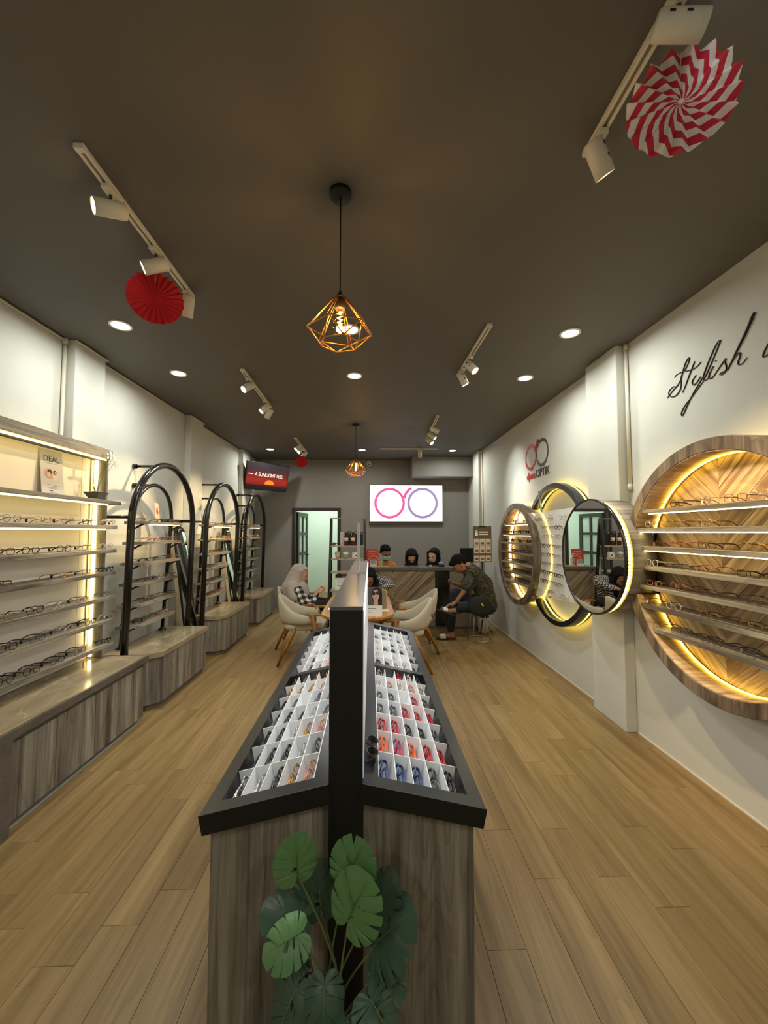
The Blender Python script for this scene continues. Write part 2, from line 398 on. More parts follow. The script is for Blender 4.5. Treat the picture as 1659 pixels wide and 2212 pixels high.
# cable trim where wall meets ceiling
t1 = MB()
for a, b in (((XL+0.012, YF, ZC-0.018), (XL+0.012, 3.2, ZC-0.018)), ((-2.353, 3.2, ZC-0.018), (-2.353, 3.58, ZC-0.018)), ((XL+0.012, 3.58, ZC-0.018), (XL+0.012, 5.27, ZC-0.018)),
             ((-2.353, 5.27, ZC-0.018), (-2.353, 5.67, ZC-0.018)), ((XL+0.012, 5.67, ZC-0.018), (XL+0.012, 7.42, ZC-0.018))):
    t1.tube([a, b], 0.009, 8)
struct(t1.build('trim_1', pm('cream_pipe', srgb(214, 206, 186), 0.45)))
# pale joint at the foot of the right wall
struct(MB().box(XR-0.006, XR-0.001, 3.62, 7.39, 0.0005, 0.012).box(XR-0.006, XR-0.001, YF, 3.15, 0.0005, 0.012).build('trim_2', pm('joint_filler', srgb(226, 222, 208), 0.7)))

# door frame, open leaf, little room behind
DFR = pm('dark_door_frame', srgb(52, 44, 40), 0.45, bump=0.03, bscale=120)
fr = MB().box(DX0-0.055, DX0+0.012, YB-0.018, YB+0.15, 0, DZ+0.05).box(DX1-0.012, DX1+0.055, YB-0.018, YB+0.15, 0, DZ+0.05).box(DX0+0.012, DX1-0.012, YB-0.018, YB+0.15, DZ-0.012, DZ+0.05)
door = thing('door_1', None, None, (DX0+0.03, YB+0.15, 0)); tag(door, 'dark framed glazed door standing open into the pale back room', None, None, 'structure')
f = fr.build('door_frame', DFR, None, bev=0.003); f.parent = door; f.matrix_parent_inverse = Matrix.Translation(-Vector(door.location))
leaf = thing('door_leaf', None, None); leaf.parent = door; leaf.rotation_euler = (0, 0, math.radians(85))
LW, LH = 0.86, 2.02
lm = MB()
for x0, x1 in ((0, 0.11), (LW-0.11, LW), (LW/2-0.03, LW/2+0.03)): lm.box(x0, x1, -0.02, 0.02, 0.01, LH)
rows = [0.01, 0.12, 0.56, 0.64, 1.08, 1.14, 1.52, 1.58, 1.93, 2.02]
for k in range(0, 10, 2):
    for a, b in ((0.11, LW/2-0.03), (LW/2+0.03, LW-0.11)): lm.box(a, b, -0.019, 0.019, rows[k], rows[k+1])
lf = lm.build('leaf_frame', DFR, leaf)
PANE = clear('frosted_pane', (0.8, 0.86, 0.82), 0.06, 0.1, 0.35, (0.8, 0.86, 0.82))
pane_me = MB().box(0, 1, -0.004, 0.004, 0, 1).mesh('pane', PANE)
for k in range(1, 9, 2):
    for a, b in ((0.11, LW/2-0.03), (LW/2+0.03, LW-0.11)):
        p = inst('pane', pane_me, leaf, loc=(a, 0, rows[k])); p.scale = (b-a, 1, rows[k+1]-rows[k])
hm = MB().box(LW-0.075, LW-0.035, -0.028, 0.028, 0.93, 1.17).tube([(LW-0.055, -0.02, 1.06), (LW-0.055, -0.065, 1.06), (LW-0.18, -0.065, 1.06)], 0.009, 8).tube([(LW-0.055, 0.02, 1.06), (LW-0.055, 0.065, 1.06), (LW-0.18, 0.065, 1.06)], 0.009, 8)
hm.build('handle', pm('dark_steel', (0.12, 0.11, 0.1), 0.35, 0.8), leaf)
BR = pm('back_room_paint', srgb(222, 232, 220), 0.8, bump=0.03)
rm = MB().box(-2.45, -2.35, YB+0.14, 10.6, 0, 2.9).box(-0.25, -0.15, YB+0.14, 10.6, 0, 2.9).box(-2.45, -0.15, 10.6, 10.7, 0, 2.9).box(-2.45, -0.15, YB+0.14, 10.7, 2.9, 3.0)
struct(rm.build('wall_back_room', BR))
struct(MB().box(-2.35, -0.25, YB+0.101, 10.6, -0.06, -0.004).build('floor_back_room', FLOOR_W))
br = thing('ceiling_lamp', 'round ceiling lamp in the back room beyond the open door', 'lamp', (-1.2, 9.6, 2.9))
MB().lathe([(0.14, -0.05), (0.16, -0.03), (0.16, -0.001)], 24).build('diffuser', LAMPFACE, br)
MB().ring_flat(0.155, 0.175, -0.035, -0.001, 32).build('rim', WHITEM, br)
area_light('back_room_light', (0, 0, -0.07), 42, 0.28, (0.86, 1.0, 0.9), parent=br)

# ------------------------------------------------------------------ ceiling downlights
dl_trim = MB().ring_flat(0.062, 0.078, -0.008, 0.0, 32).mesh('trim_ring', WHITEP)
dl_face = MB().lathe([(0.0015, -0.005), (0.062, -0.005), (0.062, -0.001)], 28).mesh('diffuser', LAMPFACE)
rowname = {2.97: 'first', 3.87: 'second', 7.42: 'last'}
def downlight(x, y, label):
    t = thing('downlight', label, 'downlight', (x, y, ZC), 0, 'recessed ceiling downlights')
    inst('trim_ring', dl_trim, t); inst('diffuser', dl_face, t)
    area_light('downlight_light', (0, 0, -0.012), DOWN_W, 0.12, DOWN_COL, parent=t, spread=172)
for y, nm in ((2.97, 'nearest row'), (3.87, 'middle row'), (7.42, 'row by the grey back wall')):
    for x, sd in ((-1.87, 'above the left-hand shelving'), (-0.16, 'on the centre line of the ceiling'), (1.55, 'above the round wall displays')):
        downlight(x, y, 'recessed white downlight %s, %s' % (sd, nm))
for x, sd in ((-1.2, 'rack side'), (1.0, 'mirror side')):          # added unseen pair behind the viewpoint, brightens the island front
    t = thing('downlight', 'added unseen downlight over the entrance, %s' % sd, 'downlight', (x, -1.3, ZC), 0, 'recessed ceiling downlights')
    inst('trim_ring', dl_trim, t); inst('diffuser', dl_face, t)
    area_light('downlight_light', (0, 0, -0.012), DOWN_W*1.25, 0.12, DOWN_COL, parent=t, spread=160)
# ================================================================== SPECTACLES
GC = {'black': pm('frame_black', (0.012, 0.011, 0.012), 0.25), 'brown': pm('frame_brown', srgb(92, 52, 30), 0.3), 'gold': pm('frame_gold', srgb(190, 140, 66), 0.25, 0.9),
      'silver': pm('frame_silver', (0.62, 0.62, 0.62), 0.25, 0.9), 'clear': pm('frame_clear', srgb(226, 216, 200), 0.2, trans=0.35), 'rose': pm('frame_rose', srgb(206, 132, 104), 0.28, 0.7),
      'grey': pm('frame_grey', (0.10, 0.10, 0.105), 0.3, 0.4), 'red': pm('frame_red', srgb(176, 24, 34), 0.3), 'orange': pm('frame_orange', srgb(232, 92, 34), 0.3),
      'pink': pm('frame_pink', srgb(176, 60, 92), 0.3), 'blue': pm('frame_blue', srgb(34, 62, 122), 0.25)}
TAGM = pm('price_tag_card', (0.02, 0.02, 0.022), 0.5); TAGW = pm('price_tag_white', srgb(226, 214, 208), 0.5)
TINT = {'red': clear('demo_lens_red', (0.97, 0.92, 0.92), 0.07, 0.02), 'blue': clear('demo_lens_blue', (0.90, 0.94, 0.98), 0.07, 0.02), 'orange': clear('demo_lens_orange', (0.98, 0.94, 0.90), 0.07, 0.02)}
SH = {'round': (0.0235, 0.0215, 2.0), 'rectangular': (0.026, 0.0155, 4.0), 'square': (0.0255, 0.0195, 3.4), 'oval': (0.0255, 0.0175, 2.2), 'cat-eye': (0.026, 0.0185, 2.6)}
def lens_outline(shape, side, n=18):
    a, b, e = SH[shape]; pts = []
    for k in range(n):
        t = 2*PI*k/n; cx, sy = math.cos(t), math.sin(t)
        x = a*math.copysign(abs(cx)**(2/e), cx); z = b*math.copysign(abs(sy)**(2/e), sy)
        z -= 0.0025*(1-abs(x)/a)*(1 if z < 0 else -0.3)
        if shape == 'cat-eye' and z > 0: z += 0.006*(x/a)
        pts.append(Vector((side*(0.0105+a+x), -0.0015-0.05*(abs(x+a)/0.05)**2*0.02*0, z+b+0.0055)))
    return pts
_gm = {}
def glasses_meshes(shape, colr, folded, thick, whole, dark=False):
    key = (shape, colr, folded, thick, whole, dark)
    if key in _gm: return _gm[key]
    a, b, e = SH[shape]; r = 0.0022 if thick else 0.0014
    fm = MB(); hx = 0.0105+2*a+0.007; zt = b*1.45+0.0055
    for s_ in (-1, 1): fm.tube(lens_outline(shape, s_), r, 5, closed=True)
    fm.tube([(-0.0115, -0.001, b*1.35), (-0.006, -0.003, b*1.52), (0.006, -0.003, b*1.52), (0.0115, -0.001, b*1.35)], r, 5)
    for s_ in (-1, 1):
        fm.tube([(s_*(hx-0.009), -0.001, zt), (s_*hx, 0.001, zt), (s_*(hx+0.001), 0.009, zt)], r*1.15, 5)
        fm.ball((s_*0.008, 0.006, b*0.95), (0.0016, 0.002, 0.0035), 6, 4)
    lens = []
    for s_ in (-1, 1):
        o = lens_outline(shape, s_); m = MB()
        m.add([p+Vector((0, 0.0006, 0)) for p in o], [tuple(range(len(o)))])
        lens.append(m)
    tem = []
    for s_ in (-1, 1):
        if folded:
            y0 = 0.010 if s_ > 0 else 0.015
            p = smooth_path([(s_*(hx+0.001), 0.009, zt), (s_*(hx-0.004), y0+0.004, zt), (-s_*0.02, y0+0.006, zt-0.001), (-s_*0.048, y0+0.006, zt-0.008), (-s_*0.064, y0+0.007, zt-0.026)], 3)
        else:
            p = smooth_path([(s_*(hx+0.001), 0.008, zt), (s_*(hx+0.002), 0.06, zt-0.001), (s_*(hx-0.001), 0.098, zt-0.004), (s_*(hx-0.006), 0.122, zt-0.014), (s_*(hx-0.012), 0.140, max(0.004, zt-0.031))], 3)
        tem.append(MB().tube(p, [r*1.0+(0.0006 if not thick else 0.0004)*(i/len(p)) for i in range(len(p))], 5, flat=1.6))
    cm = GC[colr]; lmz = DARKLENS if dark else TINT.get(colr, LENS)
    if whole:
        for m in tem: o = len(fm.v); fm.v += m.v; fm.f += [[o+i for i in f_] for f_ in m.f]; fm.mi += m.mi; fm.sm += m.sm
        for m in lens: o = len(fm.v); fm.v += m.v; fm.f += [[o+i for i in f_] for f_ in m.f]; fm.mi += [1]*len(m.f); fm.sm += m.sm
        _gm[key] = fm.mesh('eyeglasses', [cm, lmz])
    else:
        _gm[key] = (fm.mesh('front_frame', cm), [m.mesh('lens', lmz) for m in lens], [m.mesh('temple', cm) for m in tem])
    return _gm[key]
tag_me = MB().box(-0.001, 0.001, -0.008, 0.008, -0.022, 0.0).mesh('price_tag', TAGM)
tagw_me = MB().box(-0.001, 0.001, -0.006, 0.006, -0.020, 0.0).mesh('price_tag', TAGW)
N_GLASSES = 0
def eyeglasses(M, label, group, shape='square', colr='black', folded=False, thick=True, whole=False, dark=False, tagc=None, name='eyeglasses'):
    global N_GLASSES; N_GLASSES += 1
    g = glasses_meshes(shape, colr, folded, thick, whole, dark)
    cat = 'sunglasses' if dark else 'eyeglasses'
    if whole:
        o = inst(name, g, None); o.matrix_world = M; return tag(o, label, cat, group)
    t = thing(name, label, cat, group=group); t.matrix_world = M
    inst('front_frame', g[0], t)
    for m in g[1]: inst('lens', m, t)
    for m in g[2]: inst('temple', m, t)
    if tagc:
        a, b, e = SH[shape]
        if folded: inst('price_tag', tag_me if tagc == 'b' else tagw_me, t, loc=(0.02, 0.018, b*1.2), rot=(0, 0, PI/2))
        else: inst('price_tag', tag_me if tagc == 'b' else tagw_me, t, loc=(-(0.0105+2*a+0.011), 0.045, b*1.45+0.001))
    return t
def face(pos, deg, tilt=0.0):                                     # glasses at pos, fronts looking along heading deg (0 = toward -Y)
    return Matrix.Translation(pos) @ rotm('Z', deg) @ rotm('X', tilt)
ORD = ['first', 'second', 'third', 'fourth', 'fifth', 'sixth', 'seventh', 'eighth', 'ninth', 'tenth', 'eleventh', 'twelfth']
ADJ = {'black': 'black', 'brown': 'brown', 'gold': 'gold', 'silver': 'silver', 'clear': 'clear', 'rose': 'rose gold', 'grey': 'dark grey', 'red': 'red', 'orange': 'orange', 'pink': 'pink', 'blue': 'blue'}

# ================================================================== LONG RACK (near end of the rack wall)
RB = pm('rack_back_board', srgb(236, 226, 210), 0.55, var=0.02)
rack = thing('display_rack', 'long grey oak display rack with lit shelves of eyeglasses on the left wall', 'rack', (-2.4, 2.6, 0.54))
def rk(o): o.parent = rack; o.matrix_parent_inverse = Matrix.Translation(-Vector(rack.location)); return o
RY0, RY1 = 1.45, 3.44
edges = [RY0, 1.75, 2.455, 3.16, RY1-0.02]
edges = [RY0, 2.08, 2.55, at(172, 1150, X=-2.34).y, RY1-0.02]
for a, b in zip(edges, edges[1:]): rk(MB().box(-2.352, -2.340, a+0.002, b-0.002, 0.545, 2.19).build('back_board', RB))
rk(MB().box(-2.362, -2.3525, RY0, RY1-0.02, 0.545, 2.19).build('backing', BLACKM))
rk(MB().box(-2.362, -2.20, RY0, 3.45, 2.195, 2.275).build('header_board', OAK_Y, bev=0.003))
rk(MB().box(-2.352, -2.225, RY1-0.02, RY1, 0.545, 2.194).build('side_panel', OAK_Z, bev=0.002))
shelf_z = [1.832, 1.625, 1.424, 1.238, 1.034, 0.845, 0.648]
for i, z in enumerate(shelf_z):
    y1 = 3.53 if i == 0 else 3.50
    rk(MB().box(-2.34, -2.165 if i == 0 else -2.172, RY0, y1, z-0.016, z+0.014).build('shelf', OAK_Y, bev=0.002))
for z, x in ((2.189, -2.225), (1.812, -2.20), (1.605, -2.21)):
    rk(MB().box(x-0.012, x, RY0, RY1-0.03, z-0.006, z+0.004).build('led_strip', LED_W))
rk(MB().box(-2.322, -2.298, RY1-0.030, RY1-0.020, 0.56, 2.185).build('led_strip', LED_N))
rk(MB().box(-2.339, -2.331, RY1-0.05, RY1-0.02, 0.56, 2.185).build('led_channel', pm('brass_channel', srgb(196, 170, 120), 0.3, 0.8)))
rack_px = [
 [(25, 'grey', 'round', 0), (92, 'gold', 'square', 0), (146, 'rose', 'round', 0), (192, 'black', 'cat-eye', 1), (234, 'clear', 'round', 1)],
 [(10, 'brown', 'square', 1), (66, 'black', 'square', 1), (138, 'black', 'square', 1), (190, 'brown', 'round', 0), (229, 'clear', 'round', 1)],
 [(4, 'brown', 'rectangular', 1), (142, 'gold', 'oval', 0), (190, 'gold', 'rectangular', 0), (228, 'black', 'cat-eye', 1)],
 [(15, 'gold', 'rectangular', 0), (76, 'black', 'cat-eye', 1), (126, 'clear', 'square', 0), (176, 'brown', 'oval', 0), (219, 'grey', 'square', 0)],
 [(18, 'black', 'square', 1), (82, 'grey', 'square', 1), (142, 'silver', 'oval', 0), (195, 'black', 'rectangular', 1), (229, 'silver', 'square', 0)],
 [(12, 'black', 'round', 1), (70, 'black', 'square', 1), (124, 'black', 'rectangular', 1), (172, 'grey', 'square', 1), (222, 'black', 'cat-eye', 1)]]
rr = random.Random(3)
for i, row in enumerate(rack_px):
    z = shelf_z[i+1]+0.0155
    py = 1150+(1.58-z)/3*860
    for k, (px, c_, s_, th) in enumerate(row):
        p = at(px, py, X=-2.19); fl_ = px > 205
        eyeglasses(face(Vector((-2.19, p.y, z)), 90+(rr.uniform(-5, 3) if not fl_ else -18)), '%s %s eyeglasses, %s along the %s glasses shelf of the long oak rack' % (ADJ[c_], s_, ORD[k], ORD[i]),
                   'eyeglasses on the long rack', s_, c_, folded=fl_, thick=bool(th), tagc='b' if rr.random() < 0.7 else None)
# cabinet below and its stone worktop
cab = thing('base_cabinet', 'long low grey oak cabinet under the lit rack', 'cabinet', (-2.16, 2.6, 0))
def cb(o): o.parent = cab; o.matrix_parent_inverse = Matrix.Translation(-Vector(cab.location)); return o
cb(MB().box(-2.36, -1.915, 2.215, 3.47, 0.05, 0.493).build('carcass', pm('cabinet_core', srgb(70, 62, 54), 0.7)))
ys = [2.222]+[at(x_, 1600, X=-1.89).y for x_ in (123, 205, 268)]+[3.472]
for a, b in zip(ys, ys[1:]): cb(MB().box(-1.915, -1.893, a+0.0015, b-0.0015, 0.052, 0.462).build('door', OAK_Z, bev=0.001))
cb(MB().box(-1.93, -1.905, 2.215, 3.472, 0.464, 0.493).build('finger_rail', STONE_D))
cb(MB().box(-2.355, -1.935, 2.215, 3.45, 0.0, 0.05).build('plinth', pm('plinth_grey', srgb(96, 88, 78), 0.6)))
cb(MB().box(-1.934, -1.915, 2.215, 3.46, 0.001, 0.016).build('plinth_strip', pm('alu_strip', srgb(200, 204, 200), 0.3, 0.6)))
top = thing('stone_worktop', 'polished beige stone worktop on the long oak cabinet', 'worktop', (-2.16, 2.6, 0.495))
for nm, m, mt in (('slab', MB().box(-2.362, -1.87, 1.45, 3.49, 0.508, 0.543), STONE), ('front_edge', MB().box(-1.888, -1.868, 1.45, 3.492, 0.4955, 0.5435), STONE_D), ('end_leg', MB().box(-2.44, -1.868, 2.125, 2.212, 0.0, 0.4945), STONE_D)):
    o = m.build(nm, mt, top, bev=0.002); o.matrix_parent_inverse = Matrix.Translation(-Vector(top.location))
wc = thing('glass_fronted_cabinet', 'pale low cabinet at the picture edge beside the stone end panel', 'cabinet', (-2.16, 1.8, 0))
for nm, m, mt in (('carcass', MB().box(-2.44, -1.93, 1.45, 2.12, 0.0, 0.49), pm('pale_cabinet', srgb(206, 210, 196), 0.6)), ('door_rim', MB().box(-1.928, -1.90, 2.09, 2.12, 0.02, 0.485).box(-1.928, -1.90, 1.47, 2.09, 0.455, 0.485), BLACKM), ('glass_door', MB().box(-1.92, -1.91, 1.47, 2.09, 0.02, 0.455), CLEAR)):
    o = m.build(nm, mt, wc); o.matrix_parent_inverse = Matrix.Translation(-Vector(wc.location))
# poster and planter on the upper shelf
PZ = shelf_z[0]+0.0155
def poster(name, label, cat, M, w_, h_, back, parts, thick=0.004, foot=None):
    """flat card: local x right, y up, z toward the viewer; parts are (name, x0, x1, y0, y1, material) or text tuples"""
    t = thing(name, label, cat); t.matrix_world = M
    MB().box(-w_/2, w_/2, 0, h_, -thick, 0).build('card', back, t)
    lay = 0.0004
    for p in parts:
        if p[0] == 'text': text_mesh('lettering', p[1], p[2], p[5], t, Matrix.Translation((p[3], p[4], lay+0.0006)), 0.0004, p[6] if len(p) > 6 else 'CENTER')
        elif p[0] == 'poly': MB().prism(p[2], 0.0001, 0.0008+(p[4] if len(p) > 4 else 0)).verts if False else MB().prism(p[2], 0.0001, 0.0008+(p[4] if len(p) > 4 else 0)).build(p[1], p[3], t)
        else: MB().box(p[1], p[2], p[3], p[4], 0.0001, 0.0007+(p[6] if len(p) > 6 else 0)).build(p[0], p[5], t)
    return t
def disc(cx, cy, r, n=20, ry=None, a0=0, a1=2*PI):
    ry = r if ry is None else ry
    return [(cx+r*math.cos(a0+(a1-a0)*k/n), cy+ry*math.sin(a0+(a1-a0)*k/n)) for k in range(n if a1-a0 > 6.2 else n+1)]
INK = pm('ink_black', (0.03, 0.03, 0.035), 0.6); INKG = pm('ink_grey', (0.18, 0.18, 0.19), 0.6); PAPERG = pm('paper_grey', srgb(186, 182, 178), 0.6); PAPER = pm('paper_white', srgb(238, 236, 230), 0.6)
FLESH = pm('print_flesh', srgb(206, 160, 134), 0.6); SAND = pm('print_sand', srgb(206, 190, 160), 0.6); HAIRP = pm('print_hair', srgb(44, 30, 28), 0.6); ROSEP = pm('print_rose', srgb(178, 140, 132), 0.6)
p0 = at(94, 1000, X=-2.30).y; p1 = at(142, 1020, X=-2.30).y; pw = p1-p0; ph = 0.33
Mp = frame_to((-2.302, (p0+p1)/2, PZ+0.002), (0, 1, 0), (-0.10, 0, 0.995), (0.995, 0, 0.10))
poster('promotion_poster', 'grey promotional poster with two portrait photos standing on the upper rack shelf', 'poster', Mp, pw, ph, PAPERG, [
    ('text', 'DEAL', 0.062, 0, ph*0.80, INK), ('caption', -0.02, 0.02, ph*0.895, ph*0.902, INKG), ('caption', -0.045, 0.045, ph*0.70, ph*0.712, INKG),
    ('poly', 'portrait', disc(-0.034, ph*0.47, 0.036, 20, None, PI/2, PI*1.5)+[(-0.001, ph*0.47-0.036), (-0.001, ph*0.47+0.036)], ROSEP),
    ('poly', 'portrait', [(0.003, ph*0.47+0.036), (0.003, ph*0.47-0.05), (0.036, ph*0.47-0.04), (0.052, ph*0.47), (0.052, ph*0.47+0.036)], SAND),
    ('poly', 'hair', disc(-0.024, ph*0.47+0.012, 0.020), HAIRP, 0.0004), ('poly', 'face', disc(-0.032, ph*0.47-0.006, 0.017), FLESH, 0.0008), ('poly', 'hair', disc(0.024, ph*0.47+0.012, 0.017), HAIRP, 0.0004), ('poly', 'face', disc(0.029, ph*0.47+0.010, 0.009), FLESH, 0.0008),
    ('box_text', -0.05, -0.012, ph*0.215, ph*0.228, INKG), ('box_text', 0.005, 0.045, ph*0.205, ph*0.218, INKG), ('box_text', -0.05, 0.05, ph*0.165, ph*0.175, INKG), ('box_text', -0.045, 0.03, ph*0.14, ph*0.148, INKG), ('box_text', -0.03, -0.005, ph*0.085, ph*0.105, INK), ('box_text', -0.045, 0.045, ph*0.05, ph*0.056, INKG)])
def bowl_plant():
    y = at(205, 1070, X=-2.24).y
    t = thing('planter', 'small grey square planter with grassy leaves and white flowers on the rack shelf', 'plant', (-2.232, y, PZ))
    b0, b1, h = 0.032, 0.062, 0.058
    m = MB(); v = []
    for s_, z in ((b0, 0), (b1, h), (b1-0.006, h), (b0-0.003, 0.012)): v += [(-s_,-s_,z),(s_,-s_,z),(s_,s_,z),(-s_,s_,z)]
    f = [(3,2,1,0)]
    for a in (0, 4, 8): f += [(a+i, a+(i+1) % 4, a+4+(i+1) % 4, a+4+i) for i in range(4)]
    f.append((12,13,14,15)); m.add(v, f); m.build('pot', pm('pot_grey', srgb(92, 94, 88), 0.7, bump=0.1, bscale=200), t)
    MB().ball((0, 0, h-0.004), (0.05, 0.05, 0.014), 12, 6).build('moss', pm('moss', srgb(120, 92, 44), 0.9, bump=0.5, bscale=300), t)
    q = random.Random(9); gm = pm('grass_leaf', srgb(124, 150, 66), 0.5)
    for k in range(26):
        a = q.uniform(0, 2*PI); L = q.uniform(0.08, 0.24) if k > 10 else q.uniform(0.04, 0.08); sp = q.uniform(0.12, 0.42); m = MB()
        pts = [(0.012*math.cos(a)+math.cos(a)*sp*L*u*u, 0.012*math.sin(a)+math.sin(a)*sp*L*u*u, h+L*u*(1-0.25*u*sp)) for u in [i/6 for i in range(7)]]
        m.tube(pts, [0.0024*(1-0.9*i/6) for i in range(7)], 4); m.build('grass_blade', gm, t)
    fm = pm('petal_white', srgb(240, 236, 224), 0.5); sm_ = pm('flower_stem', srgb(110, 128, 70), 0.6)
    for k in range(3):
        a = -0.4+0.8*k; ex = 0.065+0.02*math.cos(a); ey = 0.075-0.04*k
        st = smooth_path([(0, 0, h), (ex*0.3, ey*0.4, h+0.11), (ex*0.8, ey, h+0.22), (ex, ey+0.02, h+0.27+0.025*k)], 4)
        MB().tube(st, 0.0014, 5).build('flower_stem', sm_, t)
        for i in range(7):
            c_ = Vector(st[-1])+Vector((q.uniform(-0.008, 0.03), q.uniform(-0.03, 0.03), q.uniform(-0.045, 0.02))); m = MB()
            for j in range(5):
                b_ = 2*PI*j/5
                m.ball((c_.x+0.006, c_.y+0.007*math.cos(b_), c_.z+0.007*math.sin(b_)), (0.002, 0.005, 0.005), 6, 4)
            m.build('flower', fm, t)
bowl_plant()

# ================================================================== ARCHED STANDS
def arch_pts(x, y0, y1, zb, zs, n=20, lean=0.0):
    r = (y1-y0)/2; cy = (y0+y1)/2
    pts = [(x, y0, zb), (x, y0, zs-0.3)]+[(x, cy-r*math.cos(PI*k/n), zs+r*math.sin(PI*k/n)) for k in range(n+1)]+[(x, y1, zs-0.3), (x, y1, zb)]
    return [(p[0]+lean*(p[2]-zb), p[1], p[2]) for p in pts]
which = ['first', 'second', 'third']; nearw = ['nearest the long rack', 'in the middle of the row', 'farthest, by the television corner']
OAKD = {'Z': OAK_Z}
rr = random.Random(21)
cols_arch = ['black', 'brown', 'gold', 'silver', 'clear', 'grey', 'rose', 'gold', 'black']
for u, dy in enumerate((0.0, 1.60, 3.19)):
    # cabinet with a clipped corner
    b0, b1, ch = 3.65+dy, 4.70+dy, 0.09
    t = thing('plinth_cabinet', 'low oak cabinet with clipped corner under the %s arched stand' % which[u], 'cabinet', (-2.15, (b0+b1)/2, 0), 0, 'oak cabinets under the arched stands')
    def ad(o, t=t): o.parent = t; o.matrix_parent_inverse = Matrix.Translation(-Vector(t.location)); return o
    pl = lambda i: [(-2.362, b0+i), (-1.885-ch-i*0.4, b0+i), (-1.885-i, b0+ch+i*0.4), (-1.885-i, b1-i), (-2.362, b1-i)]
    ad(MB().prism(pl(0), 0.055, 0.455).build('body', OAK_Z, bev=0.002))
    ad(MB().prism(pl(0.018), 0.0, 0.055).build('kick_plinth', pm('plinth_oak', srgb(104, 92, 78), 0.6)))
    n = 7
    for i in range(n):
        ya, yb_ = b0+ch+0.004+(b1-b0-ch-0.006)*i/n, b0+ch+0.004+(b1-b0-ch-0.006)*(i+1)/n
        ad(MB().box(-1.8845, -1.8795, ya+0.0012, yb_-0.0012, 0.057, 0.452).build('front_panel', OAK_Z))
    ad(MB().prism(pl(-0.016), 0.457, 0.505).build('stone_top', STONE, bev=0.003))
    # tube stand
    s = thing('arched_stand', 'black tube arched eyewear stand with six oak shelves, %s' % nearw[u], 'display stand', (-2.2, 4.17+dy, 0.505), 0, 'black arched eyewear stands')
    def sd(o, s=s): o.parent = s; o.matrix_parent_inverse = Matrix.Translation(-Vector(s.location)); return o
    LEANF, LEANR = 0.022, 0.055; xa = -2.135
    ya, yb_ = 3.57+dy, 4.775+dy
    zs = 1.66
    sd(MB().tube(arch_pts(xa, ya, yb_, 0.002, zs, 24, LEANF), 0.031, 14).build('front_arch', TUBE))
    y0, y1 = 3.815+dy, 4.545+dy; xr = -2.30
    sd(MB().tube(arch_pts(xr, y0, y1, 0.507, 1.70, 20, LEANR), 0.019, 12).build('rear_arch', TUBE))
    for yy in (y0, y1): sd(MB().lathe([(0.042, 0), (0.042, 0.008), (0.024, 0.018), (0.02, 0.03)], 18, T=Matrix.Translation((xr, yy, 0.5065))).build('foot_flange', TUBE))
    zc_ = zs+(yb_-ya)/2; yc = (ya+yb_)/2
    rods = [((XL+0.002, yc, zc_), (xa+LEANF*zc_, yc, zc_)), ((XL+0.002, ya, 1.715), (xa+LEANF*1.7, ya, 1.715)), ((XL+0.002, yb_, 1.715), (xa+LEANF*1.7, yb_, 1.715)), ((XL+0.002, (y0+y1)/2, 2.065), (xr+LEANR*1.55, (y0+y1)/2, 2.065))]
    for a, b in rods:
        sd(MB().cyl(a, b, 0.0135, n=10).cyl(a, (a[0]+0.03, a[1], a[2]), 0.026, n=14).build('wall_rod', TUBE))
    for i in range(6):
        z = 1.672-0.193*i; e_ = LEANR*(z-0.507); xs_ = xr+e_
        ps = [(-2.335+e_, 3.755+dy), (-2.24+e_, 3.755+dy), (-2.15+e_, 3.85+dy), (-2.15+e_, 4.50+dy), (-2.335+e_, 4.50+dy)]
        sh = inst('shelf', MB().prism(ps, z-0.014, z+0.012).mesh('shelf', OAK_Y), s, loc=-Vector(s.location))
        for yy in (y0, y1):
            b_ = MB().tube([(xs_, yy, z-0.085), (xs_+0.02, yy, z-0.06), (xs_+0.09, yy, z-0.02), (xs_+0.11, yy, z-0.016)], 0.009, 6).cyl((xs_, yy, z-0.03), (xs_, yy, z+0.02), 0.026, n=12)
            inst('bracket', b_.mesh('bracket', TUBE), sh)
        if i == 0:
            sd(MB().box(-2.19+e_, -2.172+e_, 3.90+dy, 4.47+dy, z-0.022, z-0.0145).build('led_strip', LED_W))
        n = (5, 5, 4)[u]; full = u == 0
        for k in range(n):
            yy = 3.912+dy+(0.536/(n-1))*k+(rr.uniform(-0.008, 0.008) if n == 4 else 0); c_ = rr.choice(cols_arch); s_ = rr.choice(list(SH))
            eyeglasses(face(Vector((-2.18+e_, yy, z+0.0135)), 90+rr.uniform(-3, 3)) @ Matrix.Scale(0.93 if n == 5 else 1.0, 4), '%s %s eyeglasses, %s on shelf %s of the %s arched stand' % (ADJ[c_], s_, ORD[k], ['one', 'two', 'three', 'four', 'five', 'six'][i], which[u]),
                       'eyeglasses on the %s arched stand' % which[u], s_, c_, thick=c_ in ('black', 'brown', 'clear'), whole=not full, tagc='b' if rr.random() < 0.4 else None)
    area_light('shelf_led_light', (-2.16, 4.18+dy, 1.645), 3.0, 0.5, (1.0, 0.72, 0.32), (0.0, 0.0, -1), None, 150, 'RECTANGLE', 0.02).rotation_euler = (0, 0, PI/2)
leaf_c = pm('leaflet_pink', srgb(232, 196, 176), 0.6)
Ml = frame_to((-2.27, at(342, 1110, X=-2.27).y, 1.686), (0, 0.98, -0.0), (-0.12, 0, 0.99), (0.99, 0, 0.12))
